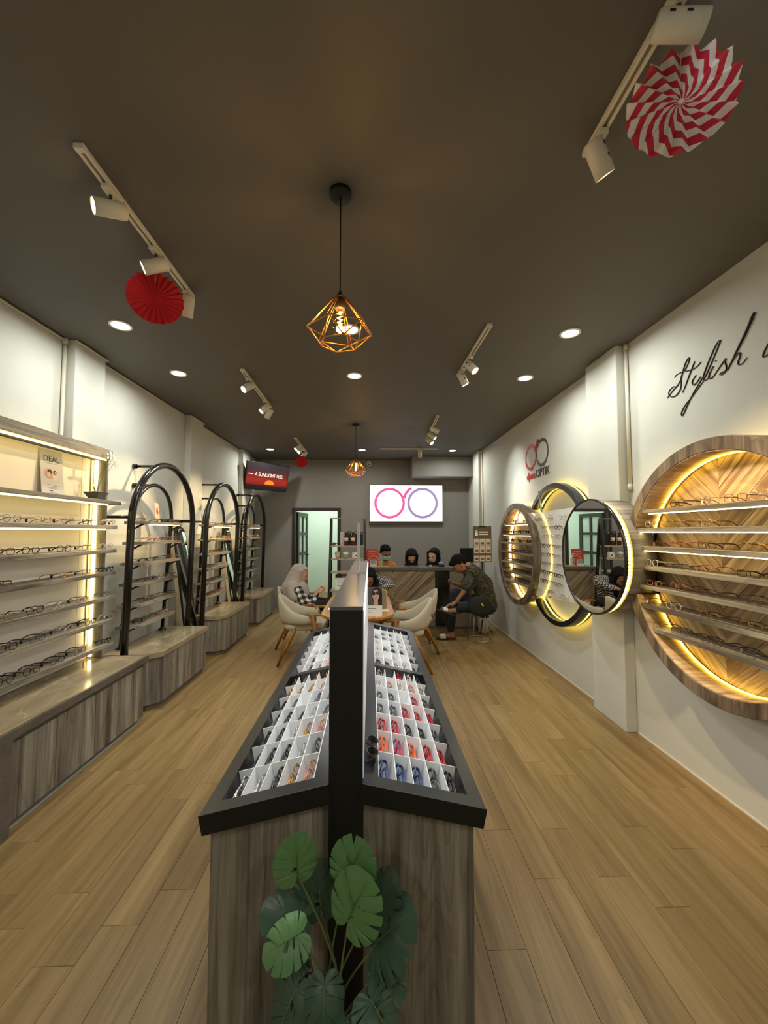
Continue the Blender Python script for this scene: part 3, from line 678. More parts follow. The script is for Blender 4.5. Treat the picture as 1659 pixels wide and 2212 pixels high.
poster('leaflet', 'pink folded leaflet with a red figure on the first arched stand', 'leaflet', Ml, 0.085, 0.21, leaf_c, [('poly', 'figure', [(0.0, 0.075), (0.03, 0.11), (0.014, 0.14), (0.022, 0.165), (-0.012, 0.15), (-0.02, 0.11)], pm('print_red', srgb(206, 66, 52), 0.6))] + [('text_line', -0.035, 0.02, 0.02+0.012*k, 0.024+0.012*k, pm('print_pale', srgb(206, 150, 130), 0.6)) for k in range(4)])
# arch-topped mirrors leaning in the gaps
def arch_poly(w_, h_, n=16): return [(-w_/2, 0), (w_/2, 0)]+[(w_/2*math.cos(PI*k/n), h_-w_/2+w_/2*math.sin(PI*k/n)) for k in range(n+1)]
for u, dy in enumerate((0.0, 1.60)):
    Mm = frame_to((-2.12, 4.972+dy, 0.010), (0, 1, 0), (-0.135, 0, 0.991), (0.991, 0, 0.135))
    t = thing('arched_mirror', 'tall arch-topped mirror leaning in the gap %s' % ('between the first two arched stands' if u == 0 else 'between the second and third arched stands'), 'mirror', group='leaning arched mirrors'); t.matrix_world = Mm
    MB().prism(arch_poly(0.31, 1.66), -0.055, -0.012).build('backing', pm('beige_board', srgb(206, 190, 160), 0.6), t, bev=0.002)
    MB().prism(arch_poly(0.31, 1.66), -0.011, 0.004).build('rim', BLACK, t)
    MB().prism(arch_poly(0.27, 1.63), 0.0045, 0.007).build('glass', MIRROR, t)
# ================================================================== ROUND WALL DISPLAYS
def wall_disc(y, z): return frame_to((XR, y, z), (0, -1, 0), (0, 0, 1), (-1, 0, 0))   # local z points into the room
def clip_poly(poly, test):                                        # Sutherland-Hodgman against half planes (nx, ny, d): nx*x+ny*y <= d
    for nx, ny, d in test:
        out = []
        for i in range(len(poly)):
            a, b = poly[i], poly[(i+1) % len(poly)]
            da, db = nx*a[0]+ny*a[1]-d, nx*b[0]+ny*b[1]-d
            if da <= 0: out.append(a)
            if da*db < 0:
                t = da/(da-db); out.append((a[0]+(b[0]-a[0])*t, a[1]+(b[1]-a[1])*t))
        poly = out
        if len(poly) < 3: return []
    return poly
def chevron(parent, bounds, seam, w_, reach, z0, z1, mat, name='chevron_board', ang=45, parent_loc=None):
    """boards meeting in V shapes along a vertical seam; bounds = half planes in local xy"""
    ca, sa = math.cos(math.radians(ang)), math.sin(math.radians(ang))
    for side in (-1, 1):
        for k in range(-int(reach/w_)-12, int(reach/w_)+12):
            g = 0.0012
            d = Vector((side*ca, sa)); nrm = Vector((-side*sa, ca))      # boards rise away from the seam
            base = Vector((seam, 0))
            q = [base+d*u+nrm*v for u, v in ((-reach*2, k*w_+g), (reach*2, k*w_+g), (reach*2, (k+1)*w_-g), (-reach*2, (k+1)*w_-g))]
            poly = clip_poly([(p.x, p.y) for p in q], list(bounds)+[(-side, 0, -side*seam-0.0008)])
            if len(poly) < 3: continue
            area = abs(sum(poly[i][0]*poly[(i+1) % len(poly)][1]-poly[(i+1) % len(poly)][0]*poly[i][1] for i in range(len(poly))))/2
            if area < 2e-4: continue
            R = Matrix.Rotation(math.atan2(d.y, d.x), 4, 'Z')
            loc = [(R.inverted() @ Vector((x, y, 0))) for x, y in poly]
            o = MB().prism([(p.x, p.y) for p in loc], z0, z1+0.0006*((k*7) % 3)).build(name, mat, parent)
            o.matrix_local = R if parent_loc is None else parent_loc @ R
def circ_bounds(r, n=40): return [(math.cos(2*PI*k/n), math.sin(2*PI*k/n), r) for k in range(n)]
RIMW = wood('rim_oak', [srgb(72, 60, 49), srgb(106, 91, 76), srgb(132, 116, 99)], 'Y', 12, 1.2, 0.5, 0.05)
INNERW = wood('inner_oak', [srgb(150, 116, 74), srgb(190, 156, 110), srgb(208, 178, 134)], 'Z', 9, 1.0, 0.5, 0.04)
def chord(r, z): return math.sqrt(max(r*r-z*z, 0.0))

# ---- big round display
BY, BZ, BR_, BD = 2.19, 1.366, 0.750, 0.205
big = thing('round_wall_display', 'large round oak wall display with lit shelves and chevron back, cut by the picture edge', 'wall display'); big.matrix_world = wall_disc(BY, BZ)
A0, A1 = -PI+0.35, PI-0.34
MB().ring_flat(BR_-0.075, BR_, 0.03, BD, 96, a0=A0, a1=A1).build('rim', RIMW, big, bev=0.003)
MB().ring_flat(BR_-0.08, BR_-0.0755, 0.022, BD-0.004, 96, a0=A0, a1=A1).build('inner_lining', INNERW, big)
MB().lathe([(0.002, 0.002), (BR_-0.03, 0.002), (BR_-0.03, 0.018), (0.002, 0.018)], 72).build('backing', BLACKM, big)
seam = -(at(1560, 1200, X=2.09).y-BY)
chevron(big, circ_bounds(BR_-0.077), seam, 0.085, 0.9, 0.018, 0.026, CHEV)
MB().ring_flat(BR_-0.087, BR_-0.081, 0.05, 0.062, 96, a0=A0, a1=A1).build('led_ring', LED_Y, big)
MB().ring_flat(BR_-0.03, BR_-0.02, 0.003, 0.014, 96, a0=0.2, a1=2.6).build('halo_led', LED_Y, big)
bzs = [at(1376, py, X=1.925).z for py in (1106, 1144, 1183, 1224, 1264, 1303, 1347)]
wl = ['first', 'second', 'third', 'fourth', 'fifth', 'sixth', 'seventh']
big_items = [
 [(1412, 'gold', 'square', 0), (1464, 'black', 'square', 1), (1519, 'grey', 'round', 0), (1590, 'brown', 'square', 0), (1645, 'silver', 'round', 0)],
 [(1401, 'clear', 'square', 0), (1457, 'gold', 'round', 0), (1521, 'gold', 'oval', 0)],
 [(1406, 'brown', 'rectangular', 0), (1464, 'rose', 'square', 0), (1528, 'brown', 'square', 1), (1620, 'gold', 'round', 0)],
 [(1402, 'clear', 'square', 1), (1466, 'grey', 'rectangular', 1), (1520, 'rose', 'round', 0), (1617, 'black', 'rectangular', 1)],
 [(1406, 'rose', 'rectangular', 0), (1464, 'rose', 'square', 0), (1527, 'brown', 'rectangular', 0), (1625, 'brown', 'round', 0)],
 [(1405, 'gold', 'oval', 0), (1456, 'clear', 'round', 0), (1532, 'gold', 'rectangular', 0), (1622, 'gold', 'rectangular', 0)],
 [(1416, 'gold', 'square', 0), (1468, 'grey', 'rectangular', 0), (1536, 'brown', 'oval', 0), (1608, 'grey', 'rectangular', 0)]]
rr = random.Random(8)
for i, z in enumerate(bzs):
    zl = z-BZ; c_ = chord(BR_-0.078, zl+0.0)
    xl = -c_ if i in (0, 6) else -(BR_-0.03)
    if i in (1, 5): xl = -c_-0.03
    MB().box(xl, c_, zl-0.016, zl+0.012, 0.026, BD-0.012).build('shelf', OAK_X, big, bev=0.0015)
    if i < 3: MB().box(xl+0.05, c_-0.02, zl-0.022, zl-0.0165, BD-0.04, BD-0.026).build('led_strip', LED_N, big)
    for k, (px, cc, ss, th) in enumerate(big_items[i]):
        X_ = XR-BD+0.032; yy = at(px, 1150+(1.58-z)*860/2.5, X=X_).y-(0.035 if k == 0 and 0 < i < 5 else 0)
        eyeglasses(face(Vector((X_, yy, z+0.0135)), -90+rr.uniform(-5, 5)), '%s %s eyeglasses, %s along the %s shelf of the large round display' % (ADJ[cc], ss, ORD[k], wl[i]), 'eyeglasses in the large round display',
                   ss, cc, thick=bool(th), tagc='w' if rr.random() < 0.45 else None)
area_light('display_led_light', (XR-0.13, BY, BZ+0.60), 4.0, 0.9, WARM, (0.15, 0, -1), None, 170, 'RECTANGLE', 0.03).rotation_euler = (0, 0, PI/2)

# ---- round mirror on its drum
MY, MZ, MR = 3.21, 1.388, 0.466
mir = thing('round_mirror', 'round mirror on a deep oak drum edged with a ring of yellow lights', 'mirror'); mir.matrix_world = wall_disc(MY, MZ)
MB().ring_flat(MR-0.06, MR-0.012, 0.092, 0.262, 80).build('drum', OAK_Z, mir)
MB().lathe([(0.002, 0.092), (MR-0.055, 0.092), (MR-0.055, 0.305), (0.002, 0.305)], 64).build('core', BLACKM, mir)
MB().ring_flat(MR-0.05, MR-0.022, 0.27, 0.29, 80).build('led_ring', pm('led_base', srgb(236, 220, 150), 0.5), mir)
seg = MB()
for k in range(110):
    a = 2*PI*k/110
    T = Matrix.Rotation(a, 4, 'Z') @ Matrix.Translation((MR-0.020, 0, 0.28))
    seg.box(-0.003, 0.003, -0.0075, 0.0075, -0.010, 0.010, T=T)
sg = seg.build('led_bead', LED_W, mir); sg['kind'] = 'stuff'
MB().ring_flat(MR-0.028, MR-0.0225, 0.268, 0.292, 80).build('led_band', LED_Y, mir)
MB().ring_flat(MR-0.012, MR, 0.305, 0.328, 80).build('rim', BLACK, mir)
MB().prism([((MR-0.0125)*math.cos(2*PI*k/96), (MR-0.0125)*math.sin(2*PI*k/96)) for k in range(96)], 0.306, 0.322).build('glass', MIRROR, mir)

# ---- black ring with halo
GY, GZ, GR = 4.28, 1.349, 0.766
rg = thing('halo_ring', 'large black ring on the white wall with yellow halo light', 'wall ring'); rg.matrix_world = wall_disc(GY, GZ)
def hidden(a):                                                     # the ring stops where the two drums sit over it
    y, z = GY-GR*math.cos(a), GZ+GR*math.sin(a)
    return math.hypot(y-5.21, z-1.302) < 0.705 or math.hypot(y-MY, z-MZ) < MR+0.005
ok = [not hidden(2*PI*k/720) for k in range(720)]
k0 = next(k for k in range(720) if ok[k] and not ok[k-1]); arcs = []; st_ = None
for k in range(721):
    g = ok[(k0+k) % 720] if k < 720 else False
    if g and st_ is None: st_ = k0+k
    if not g and st_ is not None: arcs.append((2*PI*st_/720, 2*PI*(k0+k-1)/720)); st_ = None
for a0_, a1_ in arcs:
    MB().ring_flat(GR-0.055, GR, 0.055, 0.135, 60, a0=a0_, a1=a1_).build('ring_band', BLACKTOP, rg, bev=0.002)
    MB().ring_flat(GR-0.040, GR-0.015, 0.004, 0.0548, 60, a0=a0_, a1=a1_).build('ring_core', BLACKM, rg)
    MB().ring_flat(GR-0.0145, GR-0.0085, 0.03, 0.046, 60, a0=a0_, a1=a1_).build('halo_led', LED_Y, rg)
    MB().ring_flat(GR-0.0465, GR-0.0405, 0.03, 0.046, 60, a0=a0_, a1=a1_).build('halo_led', LED_Y, rg)

# ---- small round display
SY, SZ, SR, SD = 5.21, 1.302, 0.660, 0.215
sm = thing('small_round_wall_display', 'round oak wall display full of sunglasses and frames nearest the counter', 'wall display'); sm.matrix_world = wall_disc(SY, SZ)
MB().ring_flat(SR-0.07, SR, 0.145, SD, 80).build('rim', RIMW, sm, bev=0.002)
MB().ring_flat(SR-0.05, SR-0.03, 0.015, 0.144, 80).build('drum', OAK_Z, sm)
MB().ring_flat(SR-0.055, SR-0.0505, 0.02, 0.15, 80).build('inner_lining', INNERW, sm)
MB().lathe([(0.002, 0.010), (SR-0.056, 0.010), (SR-0.056, 0.018), (0.002, 0.018)], 64).build('backing', BLACKM, sm)
chevron(sm, circ_bounds(SR-0.057), 0.0, 0.10, 0.8, 0.018, 0.025, CHEV)
MB().ring_flat(SR-0.068, SR-0.058, 0.045, 0.065, 80).build('led_ring', LED_N, sm)
MB().ring_flat(SR-0.028, SR-0.020, 0.004, 0.016, 80).build('halo_led', LED_Y, sm)
szs = [at(1112, py, X=1.915).z for py in (1132, 1154.5, 1173.7, 1195, 1216.8, 1237.5, 1257.5)]
rr = random.Random(4)
for i, z in enumerate(szs):
    zl = z-SZ; c_ = chord(SR-0.072, zl)
    MB().box(-c_, c_, zl-0.014, zl+0.010, 0.026, SD-0.01).build('shelf', OAK_X, sm, bev=0.001)
    if i < 2: MB().box(-c_+0.04, c_-0.04, zl-0.020, zl-0.0145, SD-0.04, SD-0.026).build('led_strip', LED_N, sm)
    if i == 0: continue
    n = 4 if i in (1, 2) else 4; dark = i in (1, 2)
    for k in range(n):
        lx = -c_+0.15+(2*c_-0.30)*k/(n-1); cc = 'black' if dark else rr.choice(['black', 'brown', 'grey', 'black']); ss = rr.choice(['round', 'square', 'rectangular', 'oval'])
        eyeglasses(face(Vector((XR-SD+0.028, SY-lx, z+0.0105)), -90+rr.uniform(-4, 4)), '%s %s %s, %s along the %s shelf of the small round display' % (ADJ[cc], ss, 'sunglasses' if dark else 'eyeglasses', ORD[k], wl[i]),
                   'frames in the small round display', ss, cc, thick=True, whole=True, dark=dark, name='sunglasses' if dark else 'eyeglasses')
zt = szs[0]+0.0108
cb_ = thing('cleaner_bottle', 'white spray bottle of lens cleaner atop the small round display shelves', 'bottle', (XR-0.12, SY+0.03, zt))
MB().lathe([(0.03, 0), (0.034, 0.01), (0.034, 0.11), (0.022, 0.135), (0.014, 0.14)], 20).build('body', pm('bottle_grey', srgb(206, 204, 196), 0.3), cb_)
MB().lathe([(0.02, 0.1402), (0.02, 0.175), (0.018, 0.18)], 18).build('cap', WHITEP, cb_)
for k, yy in enumerate((0.20, -0.17)):
    eyeglasses(face(Vector((XR-0.13, SY+yy, zt)), -90), 'black round sunglasses on the top shelf %s the white spray bottle' % ('beyond' if yy > 0 else 'this side of'), 'frames in the small round display', 'round', 'black', whole=True, dark=True, name='sunglasses')
area_light('display_led_light', (XR-0.12, SY, SZ+0.52), 8.0, 0.8, WARM, (0.1, 0, -1), None, 170, 'RECTANGLE', 0.03).rotation_euler = (0, 0, PI/2)

# ---- acrylic panel hung across the ring
ax = 1.925
ap = thing('acrylic_panel', 'frosted acrylic panel of eyeglass ledges hung across the black ring', 'display panel', (ax, 4.3, 1.35))
pts = [(1140, 1109), (1190, 1103), (1240, 1096), (1228, 1125), (1220, 1160), (1217, 1200), (1222, 1245), (1240, 1302), (1200, 1294), (1158, 1286), (1164, 1262), (1169, 1230), (1171, 1200), (1169, 1170), (1160, 1135)]
W3 = [at(x_, y_, X=ax) for x_, y_ in pts]
poly = [(p.y-4.3, p.z-1.35) for p in W3]
Map = frame_to((0, 0, 0), (0, 1, 0), (0, 0, 1), (1, 0, 0))
MB().prism(poly, -0.003, 0.003, T=Map).build('sheet', FROST, ap)
for py in (1112, 1290):
    for px in (1150, 1190, 1228):
        p = at(px, py, X=ax); MB().cyl((-0.012, p.y-4.3, p.z-1.35), (0.13 if False else 0.012, p.y-4.3, p.z-1.35), 0.008, n=12).build('standoff', pm('brass', srgb(200, 170, 90), 0.25, 1.0), ap)
bar = [at(1164, 1062, X=2.0), at(1170, 1106, X=1.935)]
MB().tube(bar, 0.012, 8, T=Matrix.Translation((-ax, -4.3, -1.35))).build('hanger_bar', pm('grey_bar', srgb(150, 150, 146), 0.4, 0.5), ap)
led = [1125, 1144.5, 1163.7, 1185, 1203.7, 1223.7, 1243.7, 1263, 1284]
rr = random.Random(14)
for i, py in enumerate(led):
    p = at(1195, py, X=ax)
    ya = max(q.y for q in (at(1172 if 1140 < py < 1270 else 1160, py, X=ax),)); yb_ = at(1221 if 1130 < py < 1270 else 1232, py, X=ax).y
    MB().box(-0.045, -0.0035, yb_-4.3, ya-4.3, p.z-1.35-0.004, p.z-1.35).build('ledge', CLEAR, ap)
    for k in range(3):
        yy = ya-0.09-(ya-yb_-0.18)*k/2; cc = rr.choice(['black', 'grey', 'silver', 'grey', 'gold']); ss = rr.choice(list(SH))
        eyeglasses(face(Vector((ax-0.036, yy, p.z+0.0005)), -90+rr.uniform(-6, 10)) @ Matrix.Diagonal((1, 0.24, 1, 1)) if False else face(Vector((ax-0.032, yy, p.z+0.0008)), -90+rr.uniform(-4, 4)), '%s %s eyeglasses, %s along the %s ledge of the acrylic panel' % (ADJ[cc], ss, ORD[k], ORD[i]), 'eyeglasses on the acrylic panel', ss, cc, folded=True, thick=cc == 'black', whole=True)

# ---- red and grey spectacle emblem on the wall
RED = pm('sign_red', srgb(196, 52, 44), 0.4); DARKS = pm('sign_dark', srgb(62, 56, 50), 0.4)
def px_wall(px, py): return at(px, py, X=XR-0.004)
def emblem_ring(c_, r, th, mat, name, parent, n=56):               # ring thicker at top and bottom
    m = MB(); v = []; f = []
    for k in range(n):
        a = 2*PI*k/n; t_ = th*(0.45+0.55*abs(math.sin(a))**1.5)
        for rad, x_ in ((r, 0), (r-t_, 0), (r-t_, -0.008), (r, -0.008)):
            v.append((XR-0.001+x_, c_.y-rad*math.cos(a), c_.z+rad*math.sin(a)))
    for k in range(n):
        j = (k+1) % n
        for q in range(4): f.append((k*4+q, j*4+q, j*4+(q+1) % 4, k*4+(q+1) % 4))
    m.add(v, f); o = m.build(name, mat, parent); o.matrix_parent_inverse = Matrix.Translation(-Vector(parent.location)); return o
cA, cB = px_wall(1146.3, 988), px_wall(1170.8, 979)
em = thing('wall_emblem', 'red and dark spectacle ring emblem with lettering on the white wall', 'sign', (XR, (cA.y+cB.y)/2, cA.z))
rA = (px_wall(1146.3, 957.5).z-px_wall(1146.3, 1018).z)/2; rB = (px_wall(1171, 949.5).z-px_wall(1171, 1008.5).z)/2
rA = rB = (rA+rB)/2*0.985; cB.z = cA.z
emblem_ring(cA, rA, 0.042, RED, 'red_ring', em); emblem_ring(cB, rB, 0.036, DARKS, 'dark_ring', em)
tl = smooth_path([px_wall(1156.6, 976), px_wall(1157.6, 967), px_wall(1160, 957), px_wall(1163, 949.5)], 5)
o = MB().tube(tl, [0.010+0.006*i/15 for i in range(len(tl))], 8, flat=1).build('red_stroke', RED, em); o.matrix_parent_inverse = Matrix.Translation(-Vector(em.location))
ym = (cA.y+cB.y)/2; zl = cA.z-rA-0.075; ysz = 0.145
Mt = lambda yy: frame_to((-0.006, yy-em.location.y, zl-em.location.z), (0, -1, 0), (0, 0, 1), (-1, 0, 0))
text_mesh('lettering', 'djava', ysz, RED, em, Mt(ym+0.03), 0.003, 'RIGHT', 0.95)
text_mesh('lettering', 'OPTIK', ysz, DARKS, em, Mt(ym+0.02), 0.003, 'LEFT', 0.95)

# ---- handwritten wall lettering
def zp(x_, y_): return px_wall(1240+x_/3.959, 640+y_/3.959)
strokes = [
 [(795,872),(815,845),(850,800),(885,760),(910,715),(925,660),(948,580),(975,530),(984,535),(975,570),(945,630),(905,655),(870,675),(858,698)],
 [(925,655),(912,700),(915,750),(905,800),(875,845),(838,860),(810,845),(812,812),(845,775),(870,772)],
 [(1030,555),(1005,620),(975,700),(945,780),(924,826)],
 [(905,652),(960,640),(1010,625),(1050,600),(1085,560)],
 [(1042,672),(1015,715),(1008,745),(1020,758),(1045,740),(1080,685)],
 [(1105,680),(1065,750),(1020,825),(975,915),(940,995),(922,1020),(917,1000),(940,945),(990,880),(1050,800),(1110,718)],
 [(1100,725),(1140,645),(1190,530),(1230,430),(1247,385),(1238,383),(1205,430),(1150,555),(1112,655),(1102,700),(1112,722),(1140,705),(1160,675)],
 [(1190,598),(1160,655),(1148,690),(1158,705),(1185,690),(1220,640)],
 [(1204,556),(1214,548)],
 [(1220,640),(1262,580),(1296,532),(1288,560),(1300,600),(1295,635),(1265,668),(1243,668),(1262,650),(1310,630)],
 [(1543,135),(1500,235),(1450,345),(1400,445),(1350,550),(1308,634)],
 [(1318,615),(1360,540),(1398,490),(1418,488),(1415,520),(1400,560),(1408,586),(1440,572),(1475,524)],
 [(1700,330),(1660,405),(1628,465),(1614,505),(1622,521),(1650,505),(1690,450)]]
hand = thing('wall_lettering', 'dark handwritten lettering on the cream wall above the large round display', 'sign', (XR, 2.4, 2.2))
INKW = pm('lettering_ink', srgb(40, 18, 26), 0.35)
for q, st in enumerate(strokes):
    p = smooth_path([zp(*a) for a in st], 6); nn = len(p)
    wd = 0.0062 if q == 10 else 0.0042
    rad = [wd*(0.55+0.45*math.sin(PI*min(1, 0.12+0.88*i/(nn-1)))) if q != 10 else 0.0035+0.0075*(1-i/(nn-1))*min(1, 6*i/(nn-1)+0.25) for i in range(nn)]
    o = MB().tube([(XR-0.003, v.y, v.z) for v in p], rad, 6).build('pen_stroke', INKW, hand); o.matrix_parent_inverse = Matrix.Translation(-Vector(hand.location))
# ================================================================== CENTRE DISPLAY ISLAND
IY0, IY1 = 1.20, 3.32
SX0, SX1, SZT = -0.1205, -0.0215, 1.360
isl = thing('display_island', 'long black and oak display island with sloping trays of eyeglasses', 'display stand', (-0.07, 2.2, 0))
def il(o): o.parent = isl; o.matrix_parent_inverse = Matrix.Translation(-Vector(isl.location)); return o
il(MB().box(SX0, SX1, IY0+0.002, 3.12, 0.0, SZT-0.012).build('spine', BLACKM, bev=0.002))
il(MB().box(SX0-0.001, SX1+0.001, IY0, 3.125, SZT-0.012, SZT).build('spine_top', pm('black_top_with_sheen', (0.10, 0.10, 0.11), 0.24, spec=0.9), bev=0.0015))  # grey base colour holds the reflected sheen of the black top
PANELW = pm('white_panel_with_glow', srgb(244, 246, 250), 0.35, emit=(0.88, 0.93, 1.0), es=0.25)  # faint glow put into plain white panels that are no lamps
for sx in (1, -1):
    x = SX1 if sx > 0 else SX0
    il(MB().box(x+0.0005, x+0.0028, IY0+0.012, 3.11, 0.857, 1.345).build('glow_panel', PANELW)) if sx > 0 else il(MB().box(x-0.003, x-0.0005, IY0+0.03, 3.11, 0.95, 1.335).build('glow_panel', PANELW))
    il(MB().box(min(x, x+sx*0.006), max(x, x+sx*0.006), IY0+0.03, 3.10, 1.3452, 1.3475).build('led_strip', LED_C))
    la = area_light('tray_led_light', (x+sx*0.012, 2.15, 1.342), 7.0, 1.85, (0.90, 0.95, 1.0), (0, 0, -1), None, 170, 'RECTANGLE', 0.012); la.rotation_euler = Euler((0, -sx*math.radians(28), 0)).to_matrix().to_4x4().to_euler(); la.data.size = 0.012; la.data.size_y = 1.85
    zi, zo, xi, xo = 0.850, 0.770, (SX1 if sx > 0 else SX0), (0.3415 if sx > 0 else -0.4885)
    U = Vector((xo-xi, 0, zo-zi)); S = U.length; U.normalize(); V = Vector((0, 1, 0)); Nn = Vector((-U.z*sx, 0, U.x*sx))
    if Nn.z < 0: Nn = -Nn
    T = frame_to((xi, IY0, zi), U, V, Nn)
    u0, u1 = 0.13*S, 0.875*S; L_ = IY1-IY0
    vs = [(0.0, 0.048), (1.066, 1.108), (2.052, L_)]
    fr = MB()
    fr.box(0.0, u0, 0, L_, -0.054, 0, T=T).box(u1, S, 0, L_, -0.054, 0, T=T)
    for a, b in vs: fr.box(u0, u1, a, b, -0.054, 0, T=T)
    il(fr.build('tray_frame', BLACKTOP))
    il(MB().box(0.0, S+0.002, -0.004, -0.0004, -0.055, 0.0004, T=T).build('dark_front_sheet', BLACKM))  # added black sheet, the front face's darker shade put into its colour
    side_name = 'right' if sx > 0 else 'left'
    for q, (v0, v1) in enumerate(((0.048, 1.066), (1.108, 2.052))):
        well = MB()
        well.box(u0-0.004, u0-0.0005, v0, v1, -0.074, -0.002, T=T).box(u1+0.0005, u1+0.004, v0, v1, -0.074, -0.002, T=T).box(u0, u1, v0-0.004, v0-0.0005, -0.074, -0.002, T=T).box(u0, u1, v1+0.0005, v1+0.004, -0.074, -0.002, T=T)
        il(well.build('tray_well', BLACKTOP))
        il(MB().box(u0, u1, v0, v1, -0.076, -0.072, T=T).build('tray_floor', ACRYL if q == 0 else ACRYL))
        pit = (v1-v0)/7; ue = u0+(u1-u0)*0.985; cw = (ue-u0)/5
        for k in range(1, 7): il(MB().box(u0+0.002, ue, v0+pit*k-0.0013, v0+pit*k+0.0013, -0.0715, -0.001, T=T).build('divider', ACRYL))
        for k in range(0, 5): il(MB().box(u0+cw*k+0.001, u0+cw*k+0.0035, v0+0.002, v1-0.03, -0.0712, -0.0012, T=T).build('divider', ACRYL))
        g1 = [['blue','blue','blue','grey','black'],['orange','pink','orange','red','red'],['red','red','black','black','grey'],['grey','grey','red','red','red'],['grey','grey',None,'red','grey'],['clear','rose','clear','rose','clear'],['silver',None,'red','clear','grey']]
        g2 = [['rose','gold','black','silver','silver'],['grey','silver','black','black','black'],['rose','gold','silver','black','black'],['grey','silver','black','black','grey'],['grey','grey',None,'grey','black'],['black','rose','gold','gold','gold'],['gold','gold','gold','silver','gold']]
        g3 = [['black','black','clear','clear','grey'],['clear',None,'silver',None,'black'],['clear','grey','black','black','silver'],['silver',None,'grey','silver','clear'],['grey','grey','silver','grey',None],[None,'grey','black','silver','silver'],['grey',None,None,'clear',None]]
        g4 = [['rose','rose','gold','black',None],['rose','gold',None,'black',None],[None,'grey','grey','silver',None],['grey','grey','grey',None,None],['grey','silver','grey',None,None],['black','grey','silver',None,None],[None,'grey',None,None,None]]
        grid = (g1 if q == 0 else g3) if sx > 0 else (g2 if q == 0 else g4)
        rr = random.Random(31+q*2+sx)
        for r_, row in enumerate(grid):
            for k, cc in enumerate(row):
                if cc is None: continue
                uc = u0+cw*(k+0.38); vc = v0+pit*(r_+0.5)
                # width runs along the tray, brow up, fronts leaning toward the spine
                tl = math.radians(rr.uniform(18, 32))*(1)
                zax = Nn*math.cos(tl)+U*math.sin(tl)*0.9*(-1 if sx < 0 else 1)*(1 if sx > 0 else -1)*0+U*math.sin(tl)*0.0
                up = (Nn*math.cos(tl)+U*math.sin(tl)*(0.5)).normalized()
                xax = -V if sx > 0 else V
                yv = up.cross(xax).normalized()
                yaw = rr.uniform(-0.03, 0.03)
                p = T @ Vector((uc-0.012, vc, -0.0645))
                Mg = frame_to(p, xax, yv, up) @ Matrix.Rotation(yaw, 4, 'Z') @ Matrix.Diagonal((0.95 if q == 0 else 0.88, 1.1, 1.30, 1))
                sc_ = 1.0
                ss = rr.choice(['rectangular', 'square', 'oval', 'square']) if cc in ('black', 'blue', 'red', 'orange', 'pink', 'grey') else rr.choice(['round', 'square', 'oval'])
                eyeglasses(Mg, '%s folded eyeglasses, row %s slot %s of the %s sloping tray, %s side' % (ADJ[cc], ['one', 'two', 'three', 'four', 'five', 'six', 'seven'][r_], ['one', 'two', 'three', 'four', 'five'][k], 'near' if q == 0 else 'far', 'right' if sx > 0 else 'left'),
                           'folded eyeglasses in the sloping trays', ss, cc, folded=True, thick=cc not in ('silver', 'gold', 'rose'), whole=q == 1)
    # cabinet under the slope
    cx = 0.313 if sx > 0 else -0.4705; n_ = 5; y0c = 1.24
    zin, zout = 0.772, 0.772-(0.772-0.690)
    prof = [(xi+sx*0.001, 0.0), (cx-sx*0.02, 0.0), (cx-sx*0.02, zout-0.006), (xi+sx*0.001, zin-0.012)]
    o = MB().prism(prof, -3.285, -y0c-0.018, T=Matrix(((1,0,0,0),(0,0,-1,0),(0,1,0,0),(0,0,0,1)))).build('cabinet_core', pm('cabinet_core', srgb(70, 62, 54), 0.7)); il(o)
    prof2 = [(xi+sx*0.0015, 0.0), (cx, 0.0), (cx, zout), (xi+sx*0.0015, zin)]
    il(MB().prism(prof2, -y0c-0.017, -y0c, T=Matrix(((1,0,0,0),(0,0,-1,0),(0,1,0,0),(0,0,0,1)))).build('end_panel', OAK_Z, bev=0.001))
    x0_, x1_ = sorted((cx-sx*0.019, cx))
    for i in range(n_):
        a, b = y0c+0.019+(3.28-y0c-0.02)*i/n_, y0c+0.019+(3.28-y0c-0.02)*(i+1)/n_
        il(MB().box(x0_, x1_, a+0.0015, b-0.0015, 0.004, zout-0.006).build('side_panel', OAK_Z))
# black sunglasses left on the tray margin
Us = Vector((0.363, 0, -0.08)).normalized(); Ns = Vector((-Us.z, 0, Us.x))
pS = at(799, 1624, Z=0.846)
eyeglasses(frame_to(pS+Ns*0.002, Vector((0, -1, 0)), -Ns, Vector((Us.x, 0, Us.z))*1.0) @ Matrix.Translation((0, -0.022, -0.012)) if False else frame_to(pS+Ns*0.021, Vector((0, -1, 0)), -Ns, Us) @ Matrix.Translation((0, 0, -0.018)),
           'black sunglasses laid down on the margin beside the spine of the island', None, 'oval', 'black', folded=True, thick=True, dark=True, name='sunglasses')
# clear sign holder standing edge-on
pb = at(776, 1238, Z=SZT); ht = at(773, 1130, Y=pb.y).z-SZT
sg = thing('sign_holder', 'clear upright sign holder seen edge-on on the island top', 'sign holder', (pb.x-0.004, pb.y, SZT+0.0005))
CLW = clear('sign_acrylic', (0.95, 0.95, 0.95), 0.25, 0.1, 0.35, (0.95, 0.95, 0.95))
MB().box(-0.045, 0.045, -0.05, 0.05, 0, 0.004).build('base', CLEAR, sg)
MB().box(-0.005, 0.005, -0.10, 0.10, 0.0045, ht).build('upright_sheet', CLW, sg, bev=0.002)

